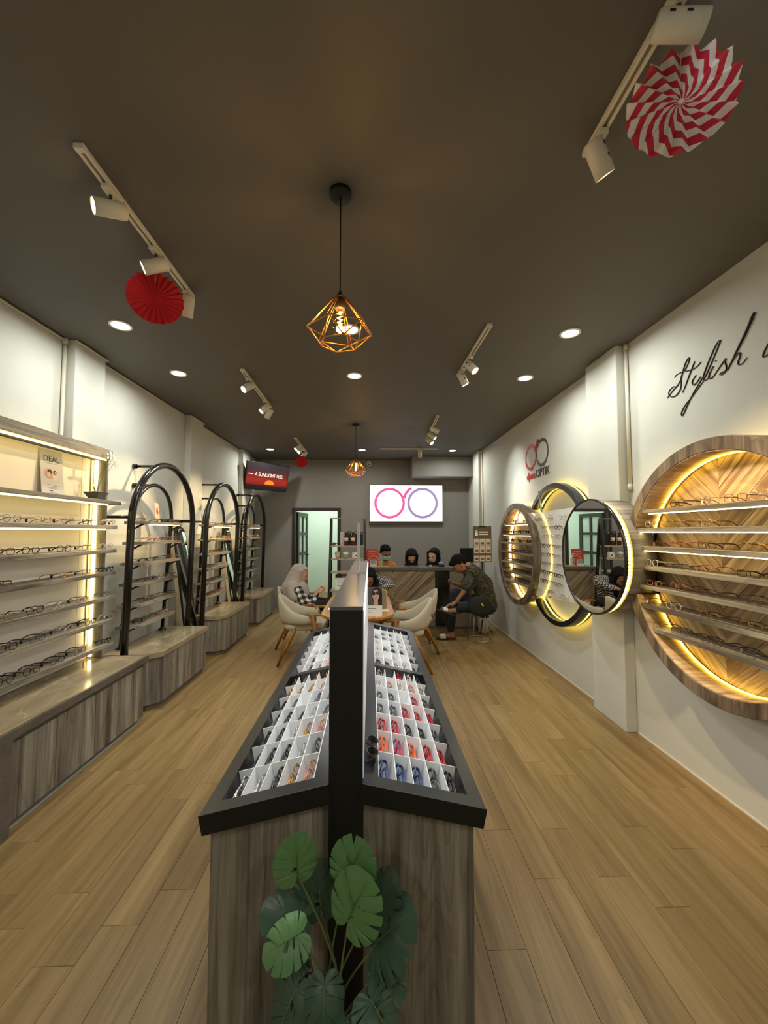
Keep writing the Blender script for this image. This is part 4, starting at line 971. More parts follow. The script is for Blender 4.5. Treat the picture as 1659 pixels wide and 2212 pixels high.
# ================================================================== MONSTERA IN FRONT OF THE ISLAND
LEAFM = []  # pale lit leaves, dark shaded leaves: light and shade put into the greens
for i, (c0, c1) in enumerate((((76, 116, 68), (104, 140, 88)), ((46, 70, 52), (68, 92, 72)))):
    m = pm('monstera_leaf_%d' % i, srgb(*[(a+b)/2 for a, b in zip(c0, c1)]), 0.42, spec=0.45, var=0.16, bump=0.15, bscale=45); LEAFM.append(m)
STEMM = pm('monstera_stem', srgb(96, 106, 62), 0.5)
_rp = [(0, 1.0), (20, 0.93), (40, 0.76), (60, 0.62), (85, 0.52), (110, 0.47), (135, 0.42), (155, 0.34), (172, 0.16)]
def leaf_r(ph):
    ph = abs(ph)
    for (a, ra), (b, rb) in zip(_rp, _rp[1:]):
        if ph <= b: return ra+(rb-ra)*(ph-a)/(b-a)
    return 0.16
def leaf_mesh(L, seed, holes=True, mat=0, curl=0.25):
    q = random.Random(seed); m = MB(); v = []; f = []
    phis = []
    notch = {}
    for s_ in (-1, 1):
        for n0 in (20, 38, 60, 84, 112):
            if q.random() < 0.85: notch[s_*(n0+q.uniform(-5, 5))] = q.uniform(0.36, 0.58)
    ph = -172.0
    while ph <= 172: phis.append(ph); ph += 4.0
    for k in notch: phis += [k-3.6, k-0.5, k, k+0.5, k+3.6]
    phis = sorted(phis); st = 5
    for ph in phis:
        r = leaf_r(ph)*L
        for k, d in notch.items():
            if abs(ph-k) < 1.0: r *= d
        x, y = r*math.sin(math.radians(ph))*1.12, r*math.cos(math.radians(ph))
        my = max(0.0, y*0.62) if y > 0 else 0.0
        vein = math.cos(math.radians(ph)*11)
        for j in range(st+1):
            t = j/st; px, py = x*t, my+(y-my)*t
            z = -curl*(px*px)/L*1.6 - curl*0.9*py*abs(py)/L + 0.10*abs(px)*(1-t) + 0.012*L*vein*t*(1-0.3*t)
            v.append((px, py, z))
    w_ = st+1
    for i in range(len(phis)-1):
        for j in range(st): f.append((i*w_+j, i*w_+j+1, (i+1)*w_+j+1, (i+1)*w_+j))
    m.add(v, f, 0, True); return m.mesh('leaf', LEAFM[mat])
pl = thing('potted_monstera', 'potted monstera with split green leaves standing in front of the island', 'plant', (-0.085, 1.02, 0))
PX, PY = -0.085, 1.02
MB().lathe([(0.075, 0), (0.085, 0.01), (0.098, 0.27), (0.103, 0.285), (0.103, 0.30), (0.094, 0.30), (0.088, 0.262)], 32).build('pot', pm('pot_white', srgb(214, 210, 198), 0.35), pl)
MB().lathe([(0.002, 0.262), (0.088, 0.262), (0.088, 0.25)], 24).build('soil', pm('soil', srgb(50, 38, 28), 0.95, bump=0.6, bscale=120), pl)
# base px, tip px, depth of base, depth of tip, tone, curl, roll
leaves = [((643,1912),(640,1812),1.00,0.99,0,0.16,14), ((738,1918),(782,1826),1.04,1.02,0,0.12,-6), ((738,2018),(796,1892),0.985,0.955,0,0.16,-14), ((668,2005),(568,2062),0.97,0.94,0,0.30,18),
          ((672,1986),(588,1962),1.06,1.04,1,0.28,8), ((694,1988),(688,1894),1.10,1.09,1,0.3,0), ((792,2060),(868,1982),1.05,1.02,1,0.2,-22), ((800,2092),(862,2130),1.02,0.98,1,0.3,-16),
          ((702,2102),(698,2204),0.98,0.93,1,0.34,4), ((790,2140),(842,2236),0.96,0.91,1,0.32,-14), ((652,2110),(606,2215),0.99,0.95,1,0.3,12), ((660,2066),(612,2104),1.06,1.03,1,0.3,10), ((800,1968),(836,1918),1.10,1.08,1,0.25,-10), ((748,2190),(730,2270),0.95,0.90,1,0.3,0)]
cen = Vector((PX, PY, 0.262))
for i, (b, t_, yb_, yt, tone, curl, roll) in enumerate(leaves):
    B = at(b[0], b[1], Y=yb_); Tp = at(t_[0], t_[1], Y=yt)
    if B.y > 1.17: B.y = 1.17
    B = B+(Tp-B)*0.26; ax_ = (Tp-B); Ln = ax_.length*(0.92 if i == 2 else 1.08 if tone == 0 else 1.28 if i < 8 else 1.5); ya = ax_.normalized()
    cd = (Vector((0, 0, CAMH))-B).normalized()
    nz = (cd-ya*cd.dot(ya)).normalized(); nz = (Matrix.Rotation(math.radians(roll), 4, ya) @ nz)
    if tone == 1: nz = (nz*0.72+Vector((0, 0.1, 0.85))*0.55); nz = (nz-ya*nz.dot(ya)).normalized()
    xa_ = ya.cross(nz)
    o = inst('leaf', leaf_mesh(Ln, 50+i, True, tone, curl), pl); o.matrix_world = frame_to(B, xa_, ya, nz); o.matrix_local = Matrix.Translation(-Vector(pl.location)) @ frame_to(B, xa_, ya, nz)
    so = inst('midrib', MB().tube([(0, Ln*u*0.97, 0.0016-curl*0.9*(Ln*u*0.97)**2*0.38/Ln) for u in [k/8 for k in range(9)]], [0.0016*(1-0.8*k/8) for k in range(9)], 5).mesh('midrib', STEMM), o)
    root = cen+Vector((0.035*math.cos(i*2.4), 0.035*math.sin(i*2.4), -0.005))
    mid = (root+B)/2+Vector(((B.x-root.x)*-0.22, 0.0, 0.04))
    s_ = smooth_path([root, root+Vector((0, 0, 0.06)), mid, B], 6)
    inst('stem', MB().tube([p-Vector(pl.location) for p in s_], [0.0034-0.0014*k/len(s_) for k in range(len(s_))], 6).mesh('stem', STEMM), pl)
# ================================================================== SERVICE COUNTER
CYF = 6.54
cnt = thing('service_counter', 'oak chevron service counter with stone top in front of the grey wall', 'counter', (0.8, 6.8, 0))
def cn(o): o.parent = cnt; o.matrix_parent_inverse = Matrix.Translation(-Vector(cnt.location)); return o
cn(MB().box(-0.16, 1.78, CYF+0.022, 6.84, 0.07, 0.955).build('carcass', pm('counter_grey', srgb(120, 110, 98), 0.6)))
cn(MB().box(-0.20, 1.80, CYF-0.03, 6.87, 0.957, 1.012).build('stone_top', STONE_D, bev=0.003))
cn(MB().box(-0.15, 1.77, CYF+0.03, 6.82, 0.0, 0.069).build('plinth', pm('plinth_oak', srgb(104, 92, 78), 0.6)))
cn(MB().box(-0.16, 1.305, CYF-0.002, CYF+0.02, 0.0, 0.055).build('skirting', OAK_X))
sx_ = at(852, 1290, Y=CYF).x
Mc = frame_to((0, CYF+0.018, 0), (1, 0, 0), (0, 0, 1), (0, -1, 0))
chevron(cnt, [(-1, 0, 0.16), (1, 0, 1.062), (0, -1, -0.057), (0, 1, 0.954)], sx_, 0.098, 1.3, 0.0, 0.016, CHEV_GREY, parent_loc=Matrix.Translation(-Vector(cnt.location)) @ Mc)
for i in range(6):
    x = 1.068+i*0.0395
    cn(MB().box(x, x+0.027, CYF-0.008, CYF+0.020, 0.057, 0.954).build('slat', BLACK))
cn(MB().box(1.305, 1.78, CYF+0.004, CYF+0.0215, 0.04, 0.955).build('grey_panel', pm('stone_panel', srgb(128, 118, 104), 0.5, var=0.1)))
CT = 1.0125
def ctr(px, Y): return at(px, 1222, Y=Y).x
# red poster in a clear stand
x_ = ctr(804, 6.72)
poster('counter_poster', 'red printed poster card standing at the end of the counter', 'poster', frame_to((x_, 6.72, CT), (1, 0, 0), (0, 0.12, 0.993), (0, -0.993, 0.12)), 0.205, 0.285, pm('poster_red', srgb(206, 74, 56), 0.45), [
    ('poly', 'arc', disc(0.02, 0.10, 0.085, 18, None, 0.2, PI*0.95)+disc(0.02, 0.10, 0.07, 18, None, 0.2, PI*0.95)[::-1], pm('poster_pink', srgb(232, 150, 130), 0.5)), ('headline', -0.06, 0.06, 0.235, 0.25, pm('poster_pink', srgb(232, 150, 130), 0.5)), ('headline', -0.08, 0.05, 0.205, 0.213, pm('poster_pink', srgb(232, 150, 130), 0.5))])
x_ = ctr(806.5, 6.62)
ch = thing('card_holder', 'small white card holder in front of the red poster', 'card holder', (x_, 6.62, CT))
MB().box(-0.055, 0.055, -0.02, 0.02, 0, 0.006).box(-0.055, 0.055, 0.012, 0.018, 0.006, 0.10).box(-0.055, 0.055, -0.018, -0.013, 0.006, 0.045).build('holder', WHITEP, ch)
MB().box(-0.045, 0.045, 0.004, 0.009, 0.008, 0.118).build('card', PAPERG, ch)
MB().ring_flat(0.018, 0.024, 0, 0.001, 20, T=frame_to((0, 0.0038, 0.08), (1, 0, 0), (0, 0, 1), (0, -1, 0))).build('emblem', INKG, ch)
x_ = ctr(823.5, 6.62)
sb = thing('sanitizer_bottle', 'clear pump bottle of hand sanitizer on the counter', 'bottle', (x_, 6.62, CT+0.011))
MB().lathe([(0.034, 0), (0.037, 0.008), (0.037, 0.105), (0.026, 0.13), (0.013, 0.14), (0.013, 0.15)], 20).build('body', clear('bottle_plastic', (0.9, 0.93, 0.92), 0.15, 0.08, 0.12, (0.85, 0.88, 0.87)), sb)
MB().lathe([(0.015, 0.1505), (0.015, 0.168), (0.005, 0.17), (0.005, 0.195)], 14).tube([(0, 0, 0.195), (0, 0, 0.202), (-0.035, -0.01, 0.198)], 0.006, 8).build('pump', WHITEP, sb)
tr = thing('wooden_tray', 'thin pale wooden board under the sanitizer bottle', 'tray', (ctr(826, 6.62), 6.62, CT))
MB().box(-0.10, 0.10, -0.07, 0.07, 0, 0.005).build('board', pm('pale_wood', srgb(206, 160, 96), 0.5), tr)
MB().box(-0.10, 0.10, -0.07, -0.062, 0.0052, 0.010).box(-0.10, 0.10, 0.062, 0.07, 0.0052, 0.010).build('rim', pm('pale_wood', srgb(206, 160, 96), 0.5), tr)
pt = thing('payment_terminal', 'black card payment terminal on the counter near the women', 'card terminal', (ctr(953, 6.62), 6.62, CT))
MB().prism([(-0.06, 0), (0.06, 0), (0.06, 0.035), (-0.06, 0.06)], -0.045, 0.045, T=frame_to((0, 0, 0), (0, -1, 0), (0, 0, 1), (-1, 0, 0))).build('body', BLACKM, pt, bev=0.004)
MB().box(-0.035, 0.035, -0.02, 0.04, 0.058, 0.0625, T=rotm('X', 0)).build('screen', pm('terminal_screen', srgb(120, 150, 190), 0.2, emit=(0.4, 0.55, 0.8), es=0.6), pt)
cup = thing('small_cup', 'small white cup on the counter beside the card terminal', 'cup', (ctr(930, 6.6), 6.6, CT))
MB().lathe([(0.016, 0), (0.019, 0.022), (0.017, 0.022), (0.014, 0.004)], 14).build('body', WHITEP, cup)
MB().lathe([(0.020, 0.0222), (0.020, 0.026), (0.003, 0.027)], 14).build('lid', WHITEP, cup)
mo = thing('computer_monitor', 'black computer monitor on the counter behind the menu stand', 'monitor', (at(1013, 1200, Y=6.78).x, 6.80, CT), math.radians(10))
MB().box(-0.11, 0.11, -0.07, 0.07, 0, 0.012).build('foot', BLACKM, mo); MB().box(-0.02, 0.02, 0.0, 0.02, 0.012, 0.16).build('neck', BLACKM, mo)
MB().box(-0.16, 0.16, -0.025, 0.0, 0.05, 0.30).build('housing', BLACKM, mo, bev=0.004); MB().box(-0.15, 0.15, 0.0005, 0.003, 0.06, 0.29).build('screen', pm('screen_off', (0.02, 0.02, 0.025), 0.15), mo)

# ================================================================== LADDER SHELF
LY = 6.24; lx0, lx1 = at(714, 1150, Y=LY).x, at(789, 1150, Y=LY).x
ls = thing('ladder_shelf', 'black framed ladder shelf with pale boards in front of the open door', 'shelf', ((lx0+lx1)/2, LY, 0))
lw = (lx1-lx0)/2; ztop = at(750, 1121, Y=LY).z
for s_ in (-1, 1):
    for (a, b) in (((s_*(lw+0.012), -0.24, 0.0), (s_*(lw-0.012), -0.01, ztop)), ((s_*(lw+0.012), 0.20, 0.0), (s_*(lw-0.012), 0.03, ztop))):
        a, b = Vector(a), Vector(b); d = (b-a).normalized(); m = MB()
        m.prism([(-0.017, -0.022), (0.017, -0.022), (0.017, 0.022), (-0.017, 0.022)], 0, (b-a).length, T=frame_to(a, (1, 0, 0), d.cross(Vector((1, 0, 0))).normalized(), d)); m.build('leg', BLACK, ls)
MB().box(-lw-0.012, lw+0.012, -0.02, 0.04, ztop+0.001, ztop+0.016).build('top_rail', pm('pale_rail', srgb(150, 140, 126), 0.5), ls)
BOARD = pm('pale_board', srgb(176, 160, 138), 0.5, var=0.08)
lz = [at(750, py, Y=LY-0.05).z for py in (1180, 1208, 1236, 1275)]+[0.38]
for i, z in enumerate(lz):
    dd = 0.05+0.16*(ztop-z)/ztop
    MB().box(-lw+0.012, lw-0.012, -dd, dd*0.8, z-0.011, z+0.009).build('shelf_board', BOARD, ls)
def on(i, px, dy=0.0): return (at(px, 1150, Y=LY+dy-0.02).x, LY+dy-0.02, lz[i]+0.0095)
AMB = pm('amber_glass', srgb(96, 38, 26), 0.12, trans=0.25, spec=0.6); LBL = pm('bottle_label', srgb(226, 218, 206), 0.5)
for k, px in enumerate((748, 762.5)):
    t = thing('amber_bottle', 'amber glass bottle with a white label, %s of two on the ladder shelf' % ('outer' if k == 0 else 'inner'), 'bottle', on(0, px), 0, 'amber bottles on the ladder shelf')
    MB().lathe([(0.029, 0), (0.031, 0.01), (0.031, 0.135), (0.022, 0.16), (0.015, 0.168), (0.015, 0.175)], 18).build('body', AMB, t)
    MB().ring_flat(0.0312, 0.0318, 0.07, 0.12, 20).build('label_band', LBL, t); MB().lathe([(0.019, 0.1755), (0.019, 0.20), (0.017, 0.203)], 16).build('cap', BLACKM, t)
for k, (px, w_, h_, c_, nm) in enumerate(((739, 0.05, 0.215, srgb(206, 198, 200), 'tall pale carton'), (755, 0.055, 0.225, (0.02, 0.018, 0.018, 1), 'tall black carton'), (769, 0.05, 0.222, (0.02, 0.018, 0.018, 1), 'slim black carton'), (781, 0.05, 0.21, srgb(34, 40, 62), 'dark blue carton'))):
    p = on(0, px, 0.065); t = thing('carton', '%s standing behind the amber bottles' % nm, 'box', p, 0, 'cartons on the ladder shelf'); m = pm('carton_%d' % k, c_, 0.45)
    MB().box(-w_/2, w_/2, -0.022, 0.022, 0, h_-0.012).build('box_body', m, t, bev=0.0015); MB().box(-w_/2, w_/2, -0.022, 0.022, h_-0.0115, h_).build('flap', m, t)
    MB().lathe([(0.0015, 0), (0.011, 0), (0.011, 0.0008), (0.0015, 0.0008)], 14, T=frame_to((0, -0.0222, h_-0.025), (1, 0, 0), (0, 0, 1), (0, -1, 0))).build('seal', PAPERG, t)
for k, px in enumerate((721, 727, 733)):
    p = on(0, px, -0.05); eyeglasses(face(Vector(p), 10*(k-1)), 'black round sunglasses on the top ladder shelf, %s of three' % ORD[k], 'sunglasses on the ladder shelf', 'round', 'black', folded=True, whole=True, dark=True, name='sunglasses') if k == 1 else None
t = thing('takeaway_cup', 'beige lidded takeaway cup on the ladder shelf', 'cup', on(1, 729.5))
MB().lathe([(0.028, 0), (0.04, 0.075), (0.042, 0.08)], 20).build('cup_body', pm('kraft_cup', srgb(222, 208, 182), 0.6), t); MB().lathe([(0.044, 0.0805), (0.044, 0.088), (0.036, 0.09), (0.034, 0.105), (0.03, 0.107)], 20).build('lid', pm('kraft_lid', srgb(196, 176, 140), 0.5), t)
t = thing('keep_cup', 'white cup with a broad sleeve on the ladder shelf', 'cup', on(1, 747))
MB().lathe([(0.03, 0), (0.036, 0.055)], 20).build('cup_body', pm('grey_cup', srgb(160, 154, 144), 0.5), t); MB().lathe([(0.042, 0.0555), (0.043, 0.088), (0.04, 0.094)], 20).build('sleeve', WHITEP, t); MB().box(-0.012, 0.012, -0.006, 0.006, 0.0945, 0.105).build('lid_tab', WHITEP, t)
t = thing('instant_camera', 'white instant camera with a black lens on the ladder shelf', 'camera', on(1, 768))
MB().box(-0.05, 0.05, -0.022, 0.022, 0, 0.095).build('body', WHITEP, t, bev=0.008); MB().cyl((0.012, -0.0225, 0.045), (0.012, -0.045, 0.045), 0.03, n=20).build('lens_barrel', WHITEP, t); MB().cyl((0.012, -0.0455, 0.045), (0.012, -0.047, 0.045), 0.012, n=16).build('lens', BLACK, t); MB().box(-0.04, -0.015, -0.024, -0.0222, 0.07, 0.088).build('flash', PAPERG, t)
p = on(3, 745, -0.02); pwid = 0.34
rows = []
for r_ in range(3):
    for k in range(7):
        if r_ == 0 or (r_ == 1 and k > 0) or (r_ == 2 and 1 < k < 5): rows.append(('swatch', -0.13+0.038*k, -0.108+0.038*k, 0.055-0.02*r_, 0.067-0.02*r_, INKG))
poster('lens_chart', 'white chart card with dark header photo leaning on the ladder shelf', 'chart', frame_to((at(748, 1260, Y=p[1]).x, p[1]-0.03, p[2]+0.003), (1, 0, 0), (0, 0.2, 0.98), (0, -0.98, 0.2)), pwid, 0.235, PAPER,
       [('header', -pwid/2, pwid/2, 0.18, 0.235, pm('chart_header', srgb(60, 56, 56), 0.5)), ('portrait', -0.06, -0.005, 0.182, 0.233, FLESH, 0.0004), ('dark_glasses', -0.052, -0.012, 0.206, 0.216, INK, 0.0008)]+rows+[('caption', -0.13, -0.02, 0.13, 0.138, INKG), ('caption', 0.02, 0.12, 0.13, 0.138, INKG), ('caption', -0.13, 0.12, 0.105, 0.110, INKG)])
bx = thing('storage_box', 'pale plastic box on the lowest board of the ladder shelf', 'box', ((lx0+lx1)/2+0.02, LY, lz[4]+0.0095))
MB().box(-0.15, 0.15, -0.10, 0.10, 0, 0.11).build('body', pm('box_pale', srgb(150, 140, 150), 0.5), bx, bev=0.008); MB().box(-0.155, 0.155, -0.105, 0.105, 0.1105, 0.125).build('lid', WHITEP, bx, bev=0.003)

# ================================================================== CONSULTATION TABLE AND CHAIRS
TW = wood('table_oak', [srgb(150, 96, 44), srgb(180, 122, 62), srgb(198, 142, 80)], 'Y', 9, 0.8, 0.3, 0.03)
TLEG = wood('chair_leg_oak', [srgb(136, 86, 26), srgb(164, 108, 38), srgb(180, 126, 52)], 'Z', 14, 1.0, 0.4, 0.03)
def rrect(x0, x1, y0, y1, r, n=8):
    out = []
    for cx_, cy_, a0 in ((x1-r, y0+r, -PI/2), (x1-r, y1-r, 0), (x0+r, y1-r, PI/2), (x0+r, y0+r, PI)):
        out += [(cx_+r*math.cos(a0+PI/2*k/n), cy_+r*math.sin(a0+PI/2*k/n)) for k in range(n+1)]
    return out
tb = thing('consultation_table', 'long round-ended wooden table behind the island', 'table', (-0.13, 4.7, 0))
MB().prism(rrect(-0.38, 0.38, -0.80, 0.80, 0.34, 10), 0.715, 0.745).build('tabletop', TW, tb, bev=0.006)
MB().box(-0.26, 0.26, -0.55, 0.55, 0.66, 0.714).build('apron', TW, tb)
for sx in (-1, 1):
    for sy in (-1, 1): MB().tube([(sx*0.24, sy*0.52, 0.66), (sx*0.30, sy*0.60, 0.0)], [0.028, 0.017], 12).build('leg', TLEG, tb)
PINKF = pm('print_model', srgb(206, 166, 146), 0.5)
x_ = at(804, 1330, Y=4.02).x; zT = 0.7455
ph = 0.285; pw_ = 0.20
poster('advertising_standee', 'small standee showing a woman in round sunglasses on the wooden table', 'poster', frame_to((x_, 4.02, zT), (1, 0, 0), (0, 0.10, 0.995), (0, -0.995, 0.10)), pw_, ph, PAPER, [
    ('photo', -pw_/2, pw_/2, 0.105, ph, pm('photo_grey', srgb(88, 84, 86), 0.5)), ('poly', 'hair', disc(0.045, 0.21, 0.055, 20, 0.075), HAIRP, 0.0003), ('poly', 'hair', [(0.03, 0.107), (0.098, 0.107), (0.098, 0.22), (0.05, 0.24)], HAIRP, 0.0003),
    ('poly', 'neck', [(0.015, 0.107), (0.06, 0.107), (0.055, 0.18), (0.02, 0.18)], PINKF, 0.0006), ('poly', 'face', disc(0.036, 0.205, 0.036, 20, 0.054), PINKF, 0.0009), ('poly', 'dark_lens', disc(0.014, 0.222, 0.019), INK, 0.0013), ('poly', 'dark_lens', disc(0.055, 0.226, 0.019), INK, 0.0013), ('mouth', 0.022, 0.044, 0.172, 0.178, pm('print_lip', srgb(170, 90, 90), 0.5), 0.0013),
    ('caption', -0.08, 0.04, 0.07, 0.078, INKG), ('caption', -0.08, 0.02, 0.05, 0.054, PAPERG), ('caption', -0.08, 0.0, 0.035, 0.039, PAPERG)])
tm = thing('table_mirror', 'small wooden framed mirror standing on the table behind the standee', 'mirror', (at(823, 1320, Y=4.28).x, 4.28, zT), math.radians(12))
MB().prism(rrect(-0.075, 0.075, 0.012, 0.225, 0.02), -0.012, 0.0, T=frame_to((0, 0, 0), (1, 0, 0), (0, 0.16, 0.987), (0, -0.987, 0.16))).build('frame', pm('mirror_wood', srgb(206, 162, 92), 0.4), tm)
MB().prism(rrect(-0.064, 0.064, 0.023, 0.214, 0.014), 0.0005, 0.002, T=frame_to((0, 0, 0), (1, 0, 0), (0, 0.16, 0.987), (0, -0.987, 0.16))).build('back_board', pm('mirror_board', srgb(126, 112, 92), 0.6), tm)
MB().box(-0.05, 0.08, -0.03, 0.03, 0, 0.008).build('foot', WHITEP, tm)

FAB = pm('boucle_cream', srgb(186, 176, 152), 0.95, bump=0.35, bscale=220, var=0.05, sheen=0.3)
def make_chair():
    shell = MB(); rings = []
    n = 26; A = math.radians(118)
    for i in range(n+1):
        a = -A+2*A*i/n; t = abs(a)/A
        top = 0.585+0.235*math.exp(-(t/0.46)**2.2); bot = 0.455+0.035*t
        rx, ry = 0.29, 0.275
        ox, oy = -math.cos(a)*rx, math.sin(a)*ry; lean = -0.055*(1-t)
        nx, ny = -math.cos(a), math.sin(a); th = 0.024
        sec = []
        for k in range(10):
            b = 2*PI*k/10; u = math.cos(b)*th; w_ = math.sin(b)
            z = (top+bot)/2+w_*(top-bot)/2; zz = (z-0.45)/0.4
            sec.append((ox+nx*u+lean*zz, oy+ny*u, z))
        rings.append(sec)
    shell.rings(rings)
    seat = MB(); prof = []
    base = rrect(-0.24, 0.27, -0.25, 0.25, 0.12, 6)
    for z, s_ in ((0.405, 0.90), (0.412, 0.97), (0.435, 1.0), (0.462, 1.0), (0.482, 0.96), (0.488, 0.88)): prof.append([(x*s_, y*s_, z) for x, y in base])
    seat.rings(prof)
    legs = []
    for s_ in (-1, 1):
        legs.append(('leg', MB().tube([(0.10, s_*0.285, 0.60), (0.24, s_*0.30, 0.0)], [0.056, 0.024], 10, flat=0.45)))
        legs.append(('leg', MB().tube([(-0.10, s_*0.22, 0.45), (-0.31, s_*0.255, 0.0)], [0.036, 0.021], 10, flat=0.7)))
        legs.append(('arm', MB().box(0.06, 0.22, s_*0.285-0.022, s_*0.285+0.022, 0.585, 0.607)))
    return [('backrest', shell.mesh('backrest', FAB)), ('seat', seat.mesh('seat', FAB))]+[(nm, m.mesh(nm, TLEG)) for nm, m in legs]+[('stretcher', MB().tube([(0.03, -0.26, 0.40), (0.03, 0.26, 0.40)], 0.014, 8).mesh('stretcher', TLEG))]
chair_parts = make_chair()
def chair(x, y, deg, label):
    t = thing('upholstered_chair', label, 'chair', (x, y, 0), math.radians(deg), 'cream chairs around the table')
    for nm, me in chair_parts: inst(nm, me, t)
    return t
chair(-0.80, 5.09, 3, 'empty cream upholstered chair with wooden arms on the near left of the table')
chair(-0.97, 5.77, 0, 'cream upholstered chair the woman in the grey headscarf sits on')
chair(0.38, 4.75, 180, 'cream chair with wooden legs nearest on the right of the table')
chair(0.57, 5.46, 184, 'cream upholstered chair further along beside the chevron counter')
rs = thing('round_stool', 'cream round stool under the woman bending over the table', 'stool', (0.10, 5.86, 0))
MB().lathe([(0.002, 0.40), (0.15, 0.40), (0.17, 0.415), (0.17, 0.445), (0.15, 0.458), (0.002, 0.46)], 24).build('seat', FAB, rs)
for k in range(4):
    a = PI/4+PI/2*k; MB().tube([(0.12*math.cos(a), 0.12*math.sin(a), 0.399), (0.17*math.cos(a), 0.17*math.sin(a), 0.0)], [0.02, 0.013], 8).build('leg', TLEG, rs)

# ================================================================== STOOL, MENU STAND, FLOOR POT
stl = thing('bar_stool', 'chrome ring stool under the man in the patterned shirt', 'stool', (1.62, 5.92, 0))
MB().tube([(0.18*math.cos(2*PI*k/32), 0.18*math.sin(2*PI*k/32), 0.009) for k in range(32)], 0.008, 8, closed=True).build('base_ring', CHROME, stl)
for k in range(4):
    a = PI/4+PI/2*k; MB().tube([(0.178*math.cos(a), 0.178*math.sin(a), 0.016), (0.15*math.cos(a), 0.15*math.sin(a), 0.50)], 0.007, 8).build('leg', CHROME, stl)
MB().lathe([(0.002, 0.50), (0.15, 0.50), (0.165, 0.51), (0.165, 0.522), (0.145, 0.53), (0.002, 0.532)], 28).build('seat', pm('stool_seat', (0.02, 0.018, 0.016), 0.5), stl)
mx_ = at(1042, 1175, Y=6.28).x; z0 = at(1042, 1214, Y=6.28).z; z1 = at(1042, 1137, Y=6.28).z; mw = 0.305
BRN = pm('menu_brown', srgb(92, 82, 70), 0.55)
ms = thing('menu_stand', 'brown menu board with pictured boxes on a black floor stand', 'sign', (mx_, 6.28, 0), math.radians(6))
hh = z1-z0
Tm = frame_to((0, 0, z0), (1, 0, 0), (0, 0, 1), (0, -1, 0))
MB().box(-mw/2, mw/2, 0, hh, -0.008, 0, T=Tm).build('board', BRN, ms); MB().box(-0.055, 0.055, hh-0.015, hh+0.008, 0.0005, 0.014, T=Tm).build('clip', BLACKM, ms)
for k in range(3):
    for r_ in range(3):
        x0 = -mw/2+0.012+k*0.096; y0 = 0.012+(0.128*r_ if r_ < 2 else 0.245)
        MB().box(x0, x0+0.088, y0, y0+(0.112 if r_ else 0.09), 0.0003, 0.001, T=Tm).build('menu_panel', pm('menu_pale', srgb(206, 196, 184), 0.6), ms)
        MB().box(x0+0.014, x0+0.074, y0+0.02, y0+0.055, 0.0012, 0.0018, T=Tm).build('picture', pm('menu_pic_%d' % ((k+r_) % 3), [srgb(120, 80, 66), srgb(110, 104, 96), srgb(150, 84, 70)][(k+r_) % 3], 0.6), ms)
MB().box(-0.055, 0.10, hh-0.10, hh-0.082, 0.0003, 0.001, T=Tm).build('headline', PAPER, ms); MB().box(-0.055, 0.10, hh-0.135, hh-0.117, 0.0003, 0.001, T=Tm).build('headline', PAPER, ms)
MB().prism(disc(-0.095, hh-0.075, 0.018)+[], 0.0003, 0.001, T=Tm).build('figure', pm('menu_pale', srgb(206, 196, 184), 0.6), ms); MB().box(-0.118, -0.074, hh-0.15, hh-0.096, 0.0003, 0.001, T=Tm).build('figure', PAPER, ms)
MB().cyl((0, 0.02, 0.05), (0, 0.02, z0+0.1), 0.012, n=12).build('pole', BLACKM, ms)
for k in range(3):
    a = PI/2+2*PI/3*k+0.4; MB().tube([(0, 0.02, 0.25), (0.14*math.cos(a), 0.02+0.14*math.sin(a), 0.008)], 0.009, 8).build('leg', BLACKM, ms)
fp = thing('floor_pot', 'white cylindrical pot with dark leaves on the floor behind the stool', 'plant', (at(1044, 1366, Z=0).x+0.02, 6.36, 0))
MB().lathe([(0.075, 0), (0.088, 0.012), (0.098, 0.24), (0.09, 0.24), (0.085, 0.22)], 24).build('pot', pm('pot_white', srgb(214, 210, 198), 0.35), fp)
MB().lathe([(0.002, 0.22), (0.085, 0.22), (0.085, 0.21)], 20).build('soil', pm('soil', srgb(50, 38, 28), 0.95, bump=0.6, bscale=120), fp)
lfm = pm('dark_leaf', srgb(48, 62, 34), 0.5)
for k in range(11):
    a = 2.4*k; L = 0.12+0.02*(k % 3); pts = [(0.03*math.cos(a)+L*0.9*u*math.cos(a), 0.03*math.sin(a)+L*0.9*u*math.sin(a), 0.22+0.22*u-0.16*u*u) for u in [i/6 for i in range(7)]]
    MB().tube(pts, [0.003, 0.012, 0.02, 0.022, 0.018, 0.01, 0.001], 6, flat=0.15).build('leaf', lfm, fp)

# ================================================================== TELEVISION, LIGHT BOX, CAMERA
A_, B_ = at(531, 1024, Y=7.42), at(622, 1037, Y=8.08)
cT = (A_+B_)/2; d = (B_-A_); d.z = 0; tvw = d.length; xa_ = d.normalized(); nrm = Vector((xa_.y, -xa_.x, 0)); tilt = math.radians(13)
nn = (nrm*math.cos(tilt)+Vector((0, 0, -1))*math.sin(tilt)).normalized(); ya_ = nn.cross(xa_).normalized()
tv = thing('television', 'wall television showing a red sunset with white words, high in the corner', 'television'); tv.matrix_world = frame_to(cT, xa_, ya_, nn)
tvh = tvw*0.575
MB().box(-tvw/2, tvw/2, -tvh/2, tvh/2, -0.045, 0.0).build('housing', BLACKM, tv, bev=0.004)
m = bpy.data.materials.new('tv_picture'); m.use_nodes = True; N = m.node_tree.nodes; L = m.node_tree.links; b = N['Principled BSDF']
tc = N.new('ShaderNodeTexCoord'); sp = N.new('ShaderNodeSeparateXYZ'); L.new(tc.outputs['Object'], sp.inputs[0])
mr = N.new('ShaderNodeMapRange'); mr.inputs[1].default_value = -tvh/2; mr.inputs[2].default_value = tvh/2; L.new(sp.outputs['Y'], mr.inputs[0])
